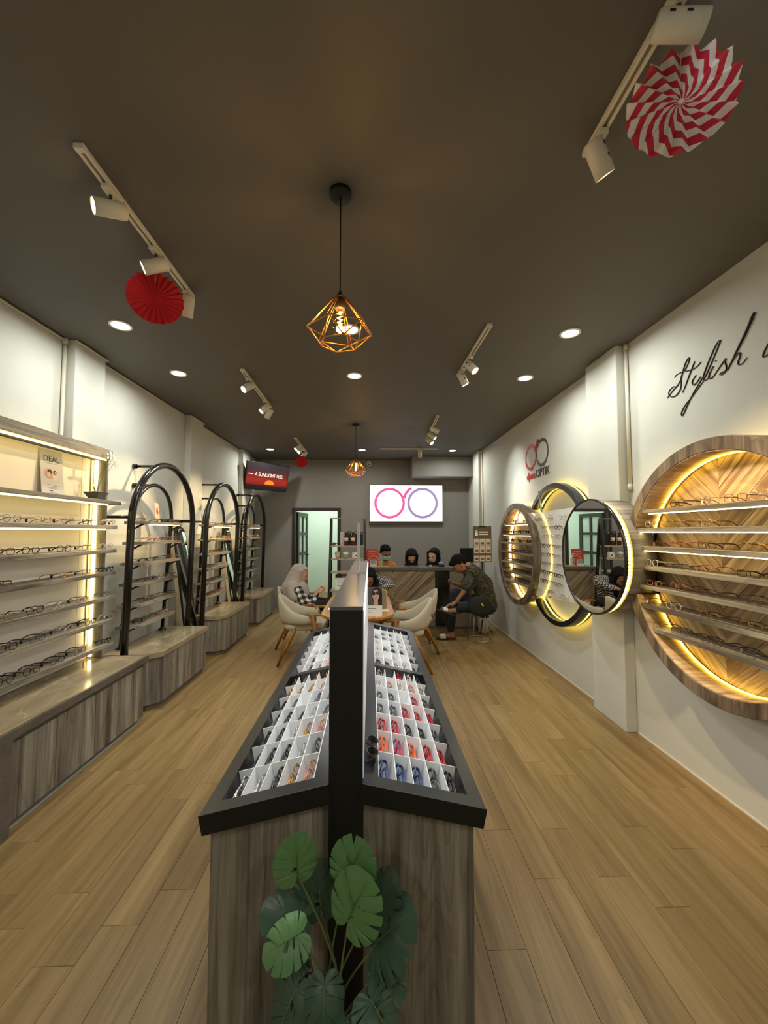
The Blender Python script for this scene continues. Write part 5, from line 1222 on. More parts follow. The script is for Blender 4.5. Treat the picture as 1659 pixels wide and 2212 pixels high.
nz = N.new('ShaderNodeTexNoise'); nz.inputs['Scale'].default_value = 9; L.new(tc.outputs['Object'], nz.inputs['Vector'])
ad = N.new('ShaderNodeMath'); ad.operation = 'MULTIPLY_ADD'; ad.inputs[1].default_value = 0.07; L.new(nz.outputs['Fac'], ad.inputs[0]); L.new(mr.outputs[0], ad.inputs[2])
cr = N.new('ShaderNodeValToRGB'); e = cr.color_ramp.elements; e[0].position = 0.0; e[0].color = srgb(36, 20, 24); e[1].position = 1.0; e[1].color = srgb(58, 56, 66)
for p_, c_ in ((0.20, srgb(40, 18, 22)), (0.25, srgb(170, 34, 22)), (0.40, srgb(206, 44, 24)), (0.56, srgb(150, 34, 30)), (0.75, srgb(84, 46, 52))):
    k = cr.color_ramp.elements.new(p_); k.color = c_
L.new(ad.outputs[0], cr.inputs['Fac']); b.inputs['Base Color'].default_value = (0.01, 0.01, 0.01, 1); b.inputs['Roughness'].default_value = 0.2
L.new(cr.outputs['Color'], b.inputs['Emission Color']); b.inputs['Emission Strength'].default_value = 0.9
MB().box(-tvw/2+0.014, tvw/2-0.014, -tvh/2+0.02, tvh/2-0.014, 0.0005, 0.002).build('screen', m, tv)
sun = [(0.05+0.105*math.cos(PI*k/20), -tvh*0.27+0.085*math.sin(PI*k/20)) for k in range(21)]
MB().prism(sun, 0.0022, 0.003).build('sun_image', emis('tv_sun', srgb(246, 120, 30)[:3], 0.95), tv)
TVW = emis('tv_words', srgb(238, 214, 196)[:3], 0.9)
text_mesh('lettering', 'A SUNLIGHT FEEL', 0.098, TVW, tv, Matrix.Translation((0.03, tvh*0.06, 0.0032)), 0.0003, 'CENTER', 0.92, 0.86)
MB().box(-tvw*0.46, -tvw*0.34, tvh*0.05, tvh*0.075, 0.0032, 0.0038).build('caption', TVW, tv)
MB().box(-0.08, 0.08, -0.10, 0.10, -0.12, -0.0455).build('wall_bracket', BLACKM, tv)

lb = thing('light_box_sign', 'bright white light box with pink and mauve spectacle rings on the grey wall', 'sign', (0.76, YB-0.05, 2.196))
Tl = frame_to((0, 0, 0), (1, 0, 0), (0, 0, 1), (0, -1, 0)); lw_, lh_ = 0.79, 0.40
MB().box(-lw_, lw_, -lh_, lh_, -0.045, 0.03, T=Tl).build('case', pm('alu_case', srgb(96, 94, 92), 0.35, 0.6), lb)
MB().box(-lw_+0.018, lw_-0.018, -lh_+0.018, lh_-0.018, 0.0305, 0.034, T=Tl).build('lit_face', emis('sign_white', (0.93, 0.97, 1.0), 1.5), lb)
MB().box(-lw_, lw_, -lh_-0.05, -lh_-0.001, -0.045, 0.0, T=Tl).build('bottom_ledge', pm('alu_case', srgb(96, 94, 92), 0.35, 0.6), lb)
PK = emis('sign_pink', srgb(226, 92, 158)[:3], 0.8); MV = emis('sign_mauve', srgb(160, 136, 186)[:3], 0.75)
s_ = 1.58/1315.0  # metres per unit of the sign drawing
def sgp(x, y): return ((x-812)*s_, (548-y)*s_)
c0 = sgp(518, 545); c1 = sgp(1102, 543)
MB().ring_flat(228*s_, 272*s_, 0, 0.002, 64, T=Tl @ Matrix.Translation((c0[0], c0[1], 0.0345))).build('pink_ring', PK, lb)
MB().ring_flat(228*s_, 272*s_, 0, 0.002, 64, T=Tl @ Matrix.Translation((c1[0], c1[1], 0.0345))).build('mauve_ring', MV, lb)
MB().prism([sgp(*p) for p in ((750, 440), (762, 412), (800, 340), (850, 285), (912, 258), (915, 298), (868, 330), (830, 380), (806, 430), (798, 472))], 0.0366, 0.038, T=Tl).build('pink_stroke', PK, lb)
cc_ = thing('security_camera', 'small white dome security camera on the back wall', 'camera', (at(797, 1000, Y=8.42).x, YB-0.001, at(797, 1000, Y=8.42).z))
MB().cyl((0, 0, 0), (0, -0.03, 0), 0.055, n=20).build('base', WHITEP, cc_); MB().ball((0, -0.055, -0.01), 0.045, 16, 10).build('dome', WHITEP, cc_); MB().cyl((0, -0.09, -0.03), (0, -0.10, -0.034), 0.016, n=14).build('lens', BLACK, cc_)
# ================================================================== PEOPLE
def flesh(name, shapes, mat, parent, voxel=0.011, smooth=5, bev=None):
    """one continuous surface grown round a set of tapered limbs"""
    m = MB()
    for s_ in shapes:
        if s_[0] == 'c': m.cap(s_[1], s_[2], s_[3], s_[4], 12)
        else:
            T = Matrix.Translation(Vector(s_[1])) @ (s_[3] if len(s_) > 3 else Matrix.Identity(4)); m.ball((0, 0, 0), s_[2], 16, 12, T=T)
    me = m.mesh(name, mat); o = bpy.data.objects.new(name, me); col.objects.link(o)
    r = o.modifiers.new('r', 'REMESH'); r.mode = 'VOXEL'; r.voxel_size = voxel; r.use_smooth_shade = True
    sm_ = o.modifiers.new('s', 'SMOOTH'); sm_.factor = 0.5; sm_.iterations = smooth
    dg = bpy.context.evaluated_depsgraph_get(); me2 = bpy.data.meshes.new_from_object(o.evaluated_get(dg))
    bpy.data.objects.remove(o); bpy.data.meshes.remove(me)
    me2.name = name; me2.materials.clear(); me2.materials.append(mat)
    for p in me2.polygons: p.use_smooth = True
    return inst(name, me2, parent)
def Vv(*a): return Vector(a)
def hand(wrist, d, side, up, curl=0.5, s=1.0):
    """palm and five fingers: d forward, side toward the thumb, up = back of the hand"""
    d, side, up = Vector(d).normalized(), Vector(side).normalized(), Vector(up).normalized(); w_ = Vector(wrist); out = []
    palm = w_+d*0.055*s
    out += [('c', w_, w_+d*0.03*s, 0.024*s, 0.026*s)]
    for k, (off, L) in enumerate(((0.026, 0.036), (0.009, 0.041), (-0.008, 0.038), (-0.024, 0.030))):
        b = w_+d*0.088*s+side*off*s; m_ = b+(d*math.cos(curl)-up*math.sin(curl))*L*s; e = m_+(d*math.cos(curl*2.4)-up*math.sin(curl*2.4))*L*0.8*s
        out += [('c', w_+d*0.02*s+side*off*0.7*s, b, 0.013*s, 0.0105*s), ('c', b, m_, 0.0095*s, 0.009*s), ('c', m_, e, 0.009*s, 0.0075*s)]
    t0 = w_+d*0.025*s+side*0.024*s; t1 = t0+(d*0.6+side*0.7-up*0.2).normalized()*0.04*s; t2 = t1+(d*0.9+side*0.1-up*0.4).normalized()*0.032*s
    return out+[('c', t0, t1, 0.013*s, 0.011*s), ('c', t1, t2, 0.0105*s, 0.008*s)]
def head_shapes(c, fwd, up, s=1.0):
    c, f_, u = Vector(c), Vector(fwd).normalized(), Vector(up).normalized(); f_ = (f_-u*f_.dot(u)).normalized(); l = u.cross(f_)
    R = frame_to((0, 0, 0), f_, l, u)
    e = lambda off, r: ('e', c+f_*off[0]*s+l*off[1]*s+u*off[2]*s, tuple(x*s for x in r), R)
    sh = [e((-0.01, 0, 0.035), (0.092, 0.075, 0.085)), e((0.022, 0, -0.025), (0.068, 0.062, 0.085)), e((0.05, 0, -0.082), (0.028, 0.030, 0.024)), e((0.088, 0, -0.022), (0.015, 0.0125, 0.022)), e((0.082, 0, 0.012), (0.014, 0.042, 0.012)),
          e((0.075, 0, -0.06), (0.014, 0.024, 0.010)), e((-0.005, 0.075, -0.015), (0.018, 0.01, 0.028)), e((-0.005, -0.075, -0.015), (0.018, 0.01, 0.028))]
    return sh, R, (lambda a, b, c_: c+f_*a*s+l*b*s+u*c_*s)
EYEW = pm('eye_dark', (0.02, 0.015, 0.012), 0.2); LIP = pm('lip', srgb(150, 84, 76), 0.5); HAIR = pm('hair_black', (0.006, 0.005, 0.005), 0.85, spec=0.15, bump=0.5, bscale=160)
def face_bits(parent, pos, s=1.0, lips=True, R=None):
    for sd in (-1, 1):
        MB().ball((0, 0, 0), (0.008*s, 0.013*s, 0.0055*s), 10, 6, T=Matrix.Translation(pos(0.083, sd*0.031, 0.0)) @ R).build('eye', EYEW, parent)
        MB().ball((0, 0, 0), (0.006*s, 0.017*s, 0.003*s), 10, 6, T=Matrix.Translation(pos(0.091, sd*0.031, 0.019)) @ R).build('eyebrow', HAIR, parent)
    if lips: MB().ball((0, 0, 0), (0.006*s, 0.020*s, 0.006*s), 10, 6, T=Matrix.Translation(pos(0.087, 0, -0.060)) @ R).build('lips', LIP, parent)
SKIN_A = pm('skin_tan', srgb(198, 146, 112), 0.5, var=0.05, bscale=40); SKIN_B = pm('skin_brown', srgb(158, 106, 76), 0.5, var=0.05, bscale=40); SKIN_C = pm('skin_fair', srgb(206, 164, 136), 0.5, var=0.04, bscale=40)
def checks(name, c0, c1, cm, scale):                                 # woven checks
    m = bpy.data.materials.new(name); m.use_nodes = True; N = m.node_tree.nodes; L = m.node_tree.links; b = N['Principled BSDF']; b.inputs['Roughness'].default_value = 0.9
    tc = N.new('ShaderNodeTexCoord'); mp = N.new('ShaderNodeMapping'); mp.inputs['Rotation'].default_value = (0.5, 0.35, 0.2); L.new(tc.outputs['Object'], mp.inputs[0]); sp = N.new('ShaderNodeSeparateXYZ'); L.new(mp.outputs[0], sp.inputs[0])
    def band(o):
        a = N.new('ShaderNodeMath'); a.operation = 'MULTIPLY'; a.inputs[1].default_value = scale; L.new(o, a.inputs[0]); f_ = N.new('ShaderNodeMath'); f_.operation = 'FRACT'; L.new(a.outputs[0], f_.inputs[0])
        g = N.new('ShaderNodeMath'); g.operation = 'GREATER_THAN'; g.inputs[1].default_value = 0.5; L.new(f_.outputs[0], g.inputs[0]); return g.outputs[0]
    x, z = band(sp.outputs['X']), band(sp.outputs['Z'])
    ad = N.new('ShaderNodeMath'); ad.operation = 'ADD'; L.new(x, ad.inputs[0]); L.new(z, ad.inputs[1]); dv = N.new('ShaderNodeMath'); dv.operation = 'MULTIPLY'; dv.inputs[1].default_value = 0.5; L.new(ad.outputs[0], dv.inputs[0])
    cr = N.new('ShaderNodeValToRGB'); cr.color_ramp.interpolation = 'CONSTANT'; e = cr.color_ramp.elements; e[0].position = 0; e[0].color = c0; e[1].position = 0.75; e[1].color = c1; k = e.new(0.25); k.color = cm
    L.new(dv.outputs[0], cr.inputs[0]); L.new(cr.outputs[0], b.inputs['Base Color']); return m
PLAID = checks('plaid_flannel', srgb(226, 222, 214), srgb(30, 28, 30), srgb(112, 106, 104), 13.0); HOUND = checks('small_check', srgb(214, 210, 204), srgb(24, 22, 24), srgb(70, 68, 68), 42.0)
SCARF_G = pm('scarf_grey', srgb(170, 160, 151), 0.85, bump=0.25, bscale=26, sheen=0.2); SCARF_K = pm('scarf_black', (0.008, 0.0075, 0.008), 0.85, spec=0.2, bump=0.2, bscale=30)
JEAN = pm('dark_jeans', srgb(34, 38, 52), 0.85, bump=0.1, bscale=200); DARKCL = pm('dark_cloth', (0.012, 0.011, 0.011), 0.85)

def person(label, cat='person'): return thing('person', label, cat)
def scarf(parent, c, f_, u, mat, s=1.0, drape=(), open_=0.0):
    """headscarf: hood round the face, folds under the chin, drape over shoulders"""
    c, f_, u = Vector(c), Vector(f_).normalized(), Vector(u).normalized(); f_ = (f_-u*f_.dot(u)).normalized(); l = u.cross(f_); R = frame_to((0, 0, 0), f_, l, u)
    e = lambda off, r: ('e', c+f_*off[0]*s+l*off[1]*s+u*off[2]*s, tuple(x*s for x in r), R)
    sh = [e((-0.035, 0, 0.048), (0.100, 0.092, 0.092)), e((-0.055, 0, -0.03), (0.080, 0.092, 0.12)), e((0.035, 0, 0.092), (0.045, 0.062, 0.026))]
    for sd in (-1, 1): sh += [('c', c+l*0.080*sd*s+f_*0.010*s+u*0.06*s, c+l*0.074*sd*s+f_*0.010*s-u*0.075*s, 0.024*s, 0.026*s), ('c', c+l*0.074*sd*s+f_*0.010*s-u*0.075*s, c+f_*0.028*s-u*0.128*s, 0.026*s, 0.032*s)]
    sh += [('c', c-u*0.12*s-f_*0.01*s, c-u*0.20*s-f_*0.02*s, 0.085*s, 0.12*s)]+list(drape)
    return flesh('headscarf', sh, mat, parent, 0.010, 4)

# ---- woman in a grey headscarf, seated in profile
ox, oy = -1.02, 5.74
A = lambda x, y, z: Vector((ox+x, oy+y, z))
w1 = person('seated woman in grey headscarf and checked shirt looking at frames in her hands'); hc = at(651, 1242, Y=oy); hc = Vector((hc.x-0.012, oy-0.01, hc.z))
fw, up = (0.96, -0.10, -0.24), (0.24, 0, 0.97); sh, R, pos = head_shapes(hc, fw, up, 1.08)
body = sh+[('c', hc-Vector((0.02, 0, 0.09)), A(0.02, 0, 0.80), 0.05, 0.06), ('c', A(0, 0, 0.80), A(0, 0, 0.62), 0.11, 0.11)]
h1, h2 = at(683, 1281, Y=oy-0.06), at(687, 1277, Y=oy+0.05)
e1, e2 = at(668, 1316, Y=oy-0.20), A(0.17, 0.20, 0.58)
body += [('c', A(0.02, -0.17, 0.78), e1, 0.045, 0.036), ('c', e1, h1, 0.034, 0.024), ('c', A(0.02, 0.17, 0.78), e2, 0.045, 0.036), ('c', e2, h2, 0.034, 0.024)]
body += hand(h1, (0.85, 0.15, 0.45), (0, 0.3, 0.9), (-0.1, -0.9, 0.3), 0.55, 0.95)+hand(h2, (0.85, -0.1, 0.4), (0, -0.2, 0.9), (0.1, 0.9, 0.3), 0.6, 0.95)
flesh('body', body, SKIN_A, w1, 0.0075, 3); face_bits(w1, pos, 1.08, True, R)
scarf(w1, hc, fw, up, SCARF_G, 1.12, [('c', hc+Vector((-0.055, 0, -0.01)), A(-0.07, 0, 0.80), 0.112, 0.165), ('c', hc+Vector((-0.07, 0, 0.0)), A(-0.11, 0, 0.80), 0.10, 0.12), ('c', A(-0.06, -0.10, 0.82), A(-0.02, -0.16, 0.70), 0.10, 0.085), ('c', A(-0.06, 0.10, 0.82), A(-0.02, 0.16, 0.70), 0.10, 0.085), ('c', A(-0.10, -0.04, 0.80), A(-0.12, -0.05, 0.68), 0.12, 0.08), ('c', hc+Vector((0.035, 0, -0.15)), A(0.06, 0, 0.74), 0.06, 0.11), ('c', A(0.04, -0.04, 0.80), A(0.09, -0.08, 0.66), 0.10, 0.06), ('c', A(0.0, -0.12, 0.74), A(0.03, -0.16, 0.64), 0.08, 0.05)])
flesh('checked_shirt', [('c', A(0.0, 0, 0.76), A(-0.01, 0, 0.635), 0.15, 0.14), ('c', A(0.02, -0.16, 0.77), e1, 0.075, 0.064), ('c', e1, e1+(h1-e1)*0.72, 0.062, 0.042), ('c', A(0.02, 0.16, 0.77), e2, 0.075, 0.062), ('c', e2, e2+(h2-e2)*0.72, 0.06, 0.042), ('c', A(0, -0.09, 0.61), A(0, 0.09, 0.61), 0.115, 0.115)], PLAID, w1, 0.011, 4)
flesh('trousers', [('c', A(0.0, -0.09, 0.585), A(0.42, -0.10, 0.565), 0.09, 0.07), ('c', A(0.42, -0.10, 0.54), A(0.40, -0.10, 0.09), 0.065, 0.045), ('c', A(0.0, 0.09, 0.585), A(0.42, 0.10, 0.565), 0.09, 0.07), ('c', A(0.42, 0.10, 0.54), A(0.40, 0.10, 0.09), 0.065, 0.045)], DARKCL, w1, 0.012, 4)
for sd in (-1, 1): flesh('shoe', [('c', A(0.38, 0.1*sd, 0.035), A(0.56, 0.1*sd, 0.028), 0.034, 0.027)], DARKCL, w1, 0.009, 3)
eyeglasses(Matrix.Translation(at(696, 1275, Y=oy-0.02)) @ rotm('Z', 60) @ rotm('X', -30), 'thin silver eyeglasses held by the woman in the grey headscarf', None, 'oval', 'silver', whole=True, thick=False)

# ---- woman in a black headscarf bent over the table
w2 = person('woman in black headscarf and fine checked jacket bending over the table'); oy = 5.80
hc = at(797, 1250, Y=5.68); B2 = lambda x, y, z: Vector((0.06+x, oy+y, z))
fw, up = (-0.12, -0.80, -0.58), (0, -0.5, 0.86); sh, R, pos = head_shapes(hc, fw, up, 1.05)
body = sh+[('c', hc+Vector((0, 0.05, -0.07)), B2(0, 0.02, 0.86), 0.05, 0.06), ('c', B2(0, 0.02, 0.82), B2(0, 0.08, 0.60), 0.11, 0.11)]
for sd in (-1, 1):
    el, ha = B2(sd*0.22, -0.12, 0.835), B2(sd*0.07, -0.36, 0.79)
    body += [('c', B2(sd*0.16, 0.02, 0.88), el, 0.045, 0.036), ('c', el, ha, 0.034, 0.024)]+hand(ha, (-sd*0.4, -0.9, 0), (-sd*0.9, 0.3, 0), (0, 0, 1), 0.25, 0.92)
flesh('body', body, SKIN_B, w2, 0.008, 3); face_bits(w2, pos, 1.05, True, R)
scarf(w2, hc, fw, up, SCARF_K, 1.10, [('c', hc+Vector((0, 0.08, -0.10)), B2(0, 0.03, 0.84), 0.10, 0.13), ('c', B2(0, -0.05, 0.86), B2(0, -0.08, 0.78), 0.08, 0.06)])
flesh('checked_jacket', [('c', B2(-0.1, 0.02, 0.84), B2(0.1, 0.02, 0.84), 0.115, 0.115), ('c', B2(0, 0.04, 0.80), B2(0, 0.08, 0.60), 0.15, 0.13)]+sum([[('c', B2(sd*0.155, 0.02, 0.87), B2(sd*0.22, -0.12, 0.84), 0.078, 0.060), ('c', B2(sd*0.22, -0.12, 0.84), B2(sd*0.11, -0.30, 0.80), 0.056, 0.04)] for sd in (-1, 1)], []), HOUND, w2, 0.011, 4)
flesh('trousers', sum([[('c', B2(sd*0.09, 0.06, 0.555), B2(sd*0.11, -0.36, 0.54), 0.085, 0.065), ('c', B2(sd*0.11, -0.36, 0.53), B2(sd*0.11, -0.32, 0.08), 0.06, 0.045)] for sd in (-1, 1)], []), DARKCL, w2, 0.012, 4)
for sd in (-1, 1): flesh('shoe', [('c', B2(sd*0.11, -0.30, 0.035), B2(sd*0.11, -0.46, 0.028), 0.034, 0.027)], DARKCL, w2, 0.009, 3)

# ---- three staff behind the counter
def staff(label, px, py, fw, up, skin, Y, garment, gcol, scarfm=None, s=1.1, mask=False):
    t = person(label); hc = at(px, py, Y=Y); C = lambda x, y, z: Vector((hc.x+x, Y+0.06+y, z)); top = hc.z-0.20
    sh, R, pos = head_shapes(hc, fw, up, s)
    body = sh+[('c', hc+Vector((0, 0.02, -0.08)), C(0, 0, top), 0.052, 0.06), ('c', C(0, 0, top-0.04), C(0, 0.02, 0.55), 0.12, 0.12)]
    for sd in (-1, 1):
        el, ha = C(sd*0.135, -0.02, top-0.26), C(sd*0.10, 0.02-0.14, top-0.30 if top-0.30 < 0.9 else 0.9)
        body += [('c', C(sd*0.135, 0, top-0.03), el, 0.048, 0.038), ('c', el, ha, 0.036, 0.025)]+hand(ha, (-sd*0.5, -0.5, 0.3), (-sd*0.8, 0.3, 0), (0, -0.3, 1), 0.5, 0.9)
    body += sum([[('c', C(sd*0.09, 0, 0.5), C(sd*0.10, 0.02, 0.06), 0.05, 0.04)] for sd in (-1, 1)], [])
    flesh('body', body, skin, t, 0.009, 3); face_bits(t, pos, s, not mask, R)
    gs = [('c', C(-0.10, 0, top-0.04), C(0.10, 0, top-0.04), 0.10, 0.10), ('c', C(0, 0, top-0.10), C(0, 0.02, 0.52), 0.15, 0.145)]
    for sd in (-1, 1): gs += [('c', C(sd*0.12, 0, top-0.03), C(sd*0.13, -0.02, top-0.26), 0.072, 0.058), ('c', C(sd*0.13, -0.02, top-0.26), C(sd*0.11, -0.08, top-0.28), 0.055, 0.045)]
    flesh(garment, gs, gcol, t, 0.012, 4)
    flesh('trousers', sum([[('c', C(sd*0.085, 0.02, 0.55), C(sd*0.10, 0.02, 0.10), 0.085, 0.055)] for sd in (-1, 1)], []), DARKCL, t, 0.013, 3)
    for sd in (-1, 1): flesh('shoe', [('c', C(sd*0.10, 0.04, 0.035), C(sd*0.10, -0.10, 0.028), 0.034, 0.028)], DARKCL, t, 0.009, 3)
    if scarfm: scarf(t, hc, fw, up, scarfm, s*1.06, [('c', hc+Vector((0, 0.03, -0.07)), hc+Vector((0, 0.03, -0.20)), 0.10, 0.145), ('c', hc+Vector((0, 0.03, -0.15)), C(0, 0, top-0.05), 0.12, 0.16), ('c', C(0, -0.05, top), C(0, -0.09, top-0.12), 0.09, 0.07)])
    return t, pos, R, hc
t, pos, R, hc = staff('man in green face mask and orange shirt behind the counter', 833, 1195, (0.35, -0.86, -0.36), (0.08, -0.3, 0.95), SKIN_B, 7.02, 'orange_shirt', pm('orange_shirt', srgb(206, 132, 32), 0.8, bump=0.1), None, 1.12, True)
e = lambda off, r: ('e', pos(*off), tuple(x*1.12 for x in r), R)
flesh('hair', [e((-0.022, 0, 0.062), (0.096, 0.084, 0.074)), e((-0.062, 0, 0.0), (0.05, 0.076, 0.075)), e((0.052, 0, 0.085), (0.040, 0.062, 0.030)), e((-0.01, 0.07, 0.03), (0.03, 0.014, 0.03)), e((-0.01, -0.07, 0.03), (0.03, 0.014, 0.03))], HAIR, t, 0.008, 3)
flesh('face_mask', [e((0.052, 0, -0.055), (0.050, 0.066, 0.044)), e((0.090, 0, -0.03), (0.016, 0.03, 0.022))], pm('mask_green', srgb(150, 206, 186), 0.7), t, 0.007, 3)
staff('woman in black headscarf looking down behind the counter, beside the masked man', 889, 1205, (0.0, -0.80, -0.60), (0, -0.5, 0.86), SKIN_A, 7.02, 'grey_top', pm('grey_top', srgb(80, 80, 92), 0.8), SCARF_K, 1.08)
staff('woman in black headscarf glancing sideways behind the counter, beside the card terminal', 936, 1203, (-0.55, -0.80, -0.12), (0, -0.12, 0.99), SKIN_C, 7.02, 'black_top', DARKCL, SCARF_K, 1.10)

# ---- man on the stool bending to his foot
def camo(name):
    m = bpy.data.materials.new(name); m.use_nodes = True; N = m.node_tree.nodes; L = m.node_tree.links; b = N['Principled BSDF']; b.inputs['Roughness'].default_value = 0.85
    tc = N.new('ShaderNodeTexCoord'); n1 = N.new('ShaderNodeTexNoise'); n1.inputs['Scale'].default_value = 34; n1.inputs['Detail'].default_value = 2; n1.inputs['Distortion'].default_value = 1.5; L.new(tc.outputs['Object'], n1.inputs[0])
    cr = N.new('ShaderNodeValToRGB'); cr.color_ramp.interpolation = 'CONSTANT'; e = cr.color_ramp.elements; e[0].position = 0; e[0].color = (0.012, 0.012, 0.010, 1); e[1].position = 0.50; e[1].color = srgb(86, 78, 52)
    L.new(n1.outputs['Fac'], cr.inputs[0]); L.new(cr.outputs[0], b.inputs['Base Color']); return m
m1 = person('man in dark patterned shirt bending over his sandal on the stool'); Y0 = 5.90
q = lambda px, py, Y=Y0: at(px, py, Y=Y)
hc = q(991, 1219); fw, up = (-0.72, -0.12, -0.68), (-0.62, -0.05, 0.62); sh, R, pos = head_shapes(hc, fw, up, 1.12)
neck, shn, shf = q(1012, 1229), q(1021, 1236, Y0-0.17), q(1021, 1236, Y0+0.17)
hip = q(1046, 1306); mid = q(1043, 1264)
el, ha = q(1006, 1273, Y0-0.24), q(984, 1302, Y0-0.20)
el2, ha2 = q(1000, 1266, Y0+0.14), q(986, 1262, Y0+0.02)
body = sh+[('c', hc-Vector(up)*0.06, neck, 0.055, 0.065), ('c', neck, mid, 0.10, 0.12), ('c', mid, hip, 0.12, 0.13), ('c', shn, el, 0.050, 0.042), ('c', el, ha, 0.040, 0.027), ('c', shf, el2, 0.05, 0.042), ('c', el2, ha2, 0.04, 0.027)]
body += hand(ha, (-0.85, 0.1, -0.25), (0.2, -0.9, 0.1), (0.25, 0.1, 0.9), 0.45, 1.05)+hand(ha2, (-0.9, 0, 0.1), (0, -0.9, 0.2), (0.1, 0.1, -0.9), 0.7, 1.0)
an1, ank = q(974, 1368, Y0+0.04), q(989, 1318, Y0-0.22)
ft1 = q(949, 1379, Y0+0.04); ft1.z = 0.045; an1.z = 0.10
tb_ = q(962, 1321, Y0-0.24)
body += [('c', an1, Vector((an1.x+0.02, an1.y, 0.05)), 0.036, 0.04), ('c', Vector((an1.x, an1.y, 0.052)), ft1, 0.036, 0.026), ('c', ank, tb_, 0.042, 0.030), ('c', ank, ank+Vector((0.03, 0, -0.03)), 0.04, 0.038)]
flesh('body', body, SKIN_B, m1, 0.0085, 3); face_bits(m1, pos, 1.12, True, R)
e = lambda off, r: ('e', pos(*off), tuple(x*1.12 for x in r), R)
flesh('hair', [e((-0.02, 0, 0.058), (0.098, 0.086, 0.078)), e((-0.068, 0, 0.005), (0.042, 0.072, 0.065)), e((0.062, 0, 0.078), (0.042, 0.068, 0.036)), e((-0.012, 0.074, 0.03), (0.03, 0.014, 0.032)), e((-0.012, -0.074, 0.03), (0.03, 0.014, 0.032))], HAIR, m1, 0.008, 3)
flesh('patterned_shirt', [('c', neck+Vector((0.03, 0, -0.03)), mid, 0.125, 0.155), ('c', mid, hip+Vector((0.04, 0, 0)), 0.15, 0.155), ('c', shn, shf, 0.10, 0.10), ('c', shn, shn+(el-shn)*0.85, 0.085, 0.078), ('c', shf, shf+(el2-shf)*0.8, 0.085, 0.072), ('c', hip+Vector((0.03, 0, 0)), hip+Vector((0.10, 0, -0.03)), 0.14, 0.08)], camo('patterned_shirt'), m1, 0.011, 4)
kn = q(983, 1281, Y0+0.06); kn2 = q(1006, 1310, Y0-0.34)
flesh('jeans', [('c', hip+Vector((0, 0.09, -0.02)), kn, 0.105, 0.075), ('c', kn, an1+Vector((0, 0, 0.05)), 0.072, 0.055)], JEAN, m1, 0.011, 4)
flesh('jeans_leg', [('c', hip+Vector((0, -0.08, -0.02)), kn2, 0.115, 0.082), ('c', kn2, ank+(kn2-ank)*0.18, 0.075, 0.055), ('c', hip+Vector((0, -0.08, -0.02)), hip+Vector((0, 0.09, -0.02)), 0.12, 0.11)], JEAN, m1, 0.011, 4)
SOLE = pm('sandal_sole', srgb(58, 52, 48), 0.8); STRAP = pm('sandal_strap', srgb(226, 220, 206), 0.5)
def sandal(a, b, upv, label):
    t = thing('sandal', label, 'sandal', group='white strapped sandals'); a, b, upv = Vector(a), Vector(b), Vector(upv).normalized(); d = (b-a).normalized(); upv = (upv-d*upv.dot(d)).normalized(); l = upv.cross(d); Ln = (b-a).length
    M = frame_to(a, d, l, upv); t.matrix_world = M
    oval = [(Ln*(0.5-0.5*math.cos(2*PI*k/28)), (0.046+0.008*(0.5-0.5*math.cos(2*PI*k/28)))*math.sin(2*PI*k/28)) for k in range(28)]
    MB().prism(oval, -0.024, 0.0).build('sole', SOLE, t, bev=0.004)
    m = MB(); rg = []
    for u in (0.52, 0.60, 0.70, 0.78):
        rg.append([(Ln*u, 0.054*math.cos(PI*k/10), 0.002+0.068*math.sin(PI*k/10)*(1.1-0.5*u)) for k in range(11)]+[(Ln*u, 0.049*math.cos(PI*k/10), -0.001+0.063*math.sin(PI*k/10)*(1.1-0.5*u)) for k in range(10, -1, -1)])
    m.rings(rg); m.build('strap', STRAP, t)
    return t
sandal(Vector((an1.x+0.075, an1.y, 0.0245)), Vector((ft1.x-0.06, ft1.y, 0.0245)), (0, 0, 1), 'white strapped sandal flat on the floor under the man on the stool')
sandal(q(986, 1330, Y0-0.25), q(944, 1314, Y0-0.29), (0.38, 0.25, 0.9), 'white strapped sandal lifted on the raised foot of the man')
ph_ = thing('mobile_phone', 'dark mobile phone in the hand of the man on the stool', 'phone'); ph_.matrix_world = Matrix.Translation(q(978, 1257, Y0+0.0)) @ rotm('Y', 25) @ rotm('X', 20)
MB().box(-0.07, 0.07, -0.035, 0.035, -0.005, 0.0035).build('body', BLACKM, ph_, bev=0.003); MB().box(-0.064, 0.064, -0.031, 0.031, 0.0037, 0.0045).build('screen', pm('phone_screen', (0.05, 0.05, 0.055), 0.1), ph_)
bg = thing('shoulder_bag', 'black round shoulder bag with a yellow tag hanging at the hip of the man', 'bag', q(1036, 1308, Y0-0.46))
flesh('bag_body', [('e', Vector((0, 0, 0)), (0.165, 0.05, 0.135)), ('e', Vector((0.02, 0, -0.05)), (0.15, 0.05, 0.10))], pm('bag_cloth', (0.014, 0.012, 0.011), 0.8, bump=0.2), bg, 0.012, 4)
MB().box(-0.022, 0.022, -0.055, -0.05, -0.008, 0.008, T=rotm('Y', 55) @ Matrix.Translation((0.0, 0, 0.03))).build('tag', pm('tag_yellow', srgb(214, 200, 60), 0.6), bg)
MB().tube(smooth_path([(-0.14, -0.02, 0.06), (-0.10, 0.04, 0.20), (0.0, 0.10, 0.34), (-0.12, 0.30, 0.52)], 6), 0.012, 8, flat=0.4).build('strap', pm('bag_cloth', (0.014, 0.012, 0.011), 0.8, bump=0.2), bg)
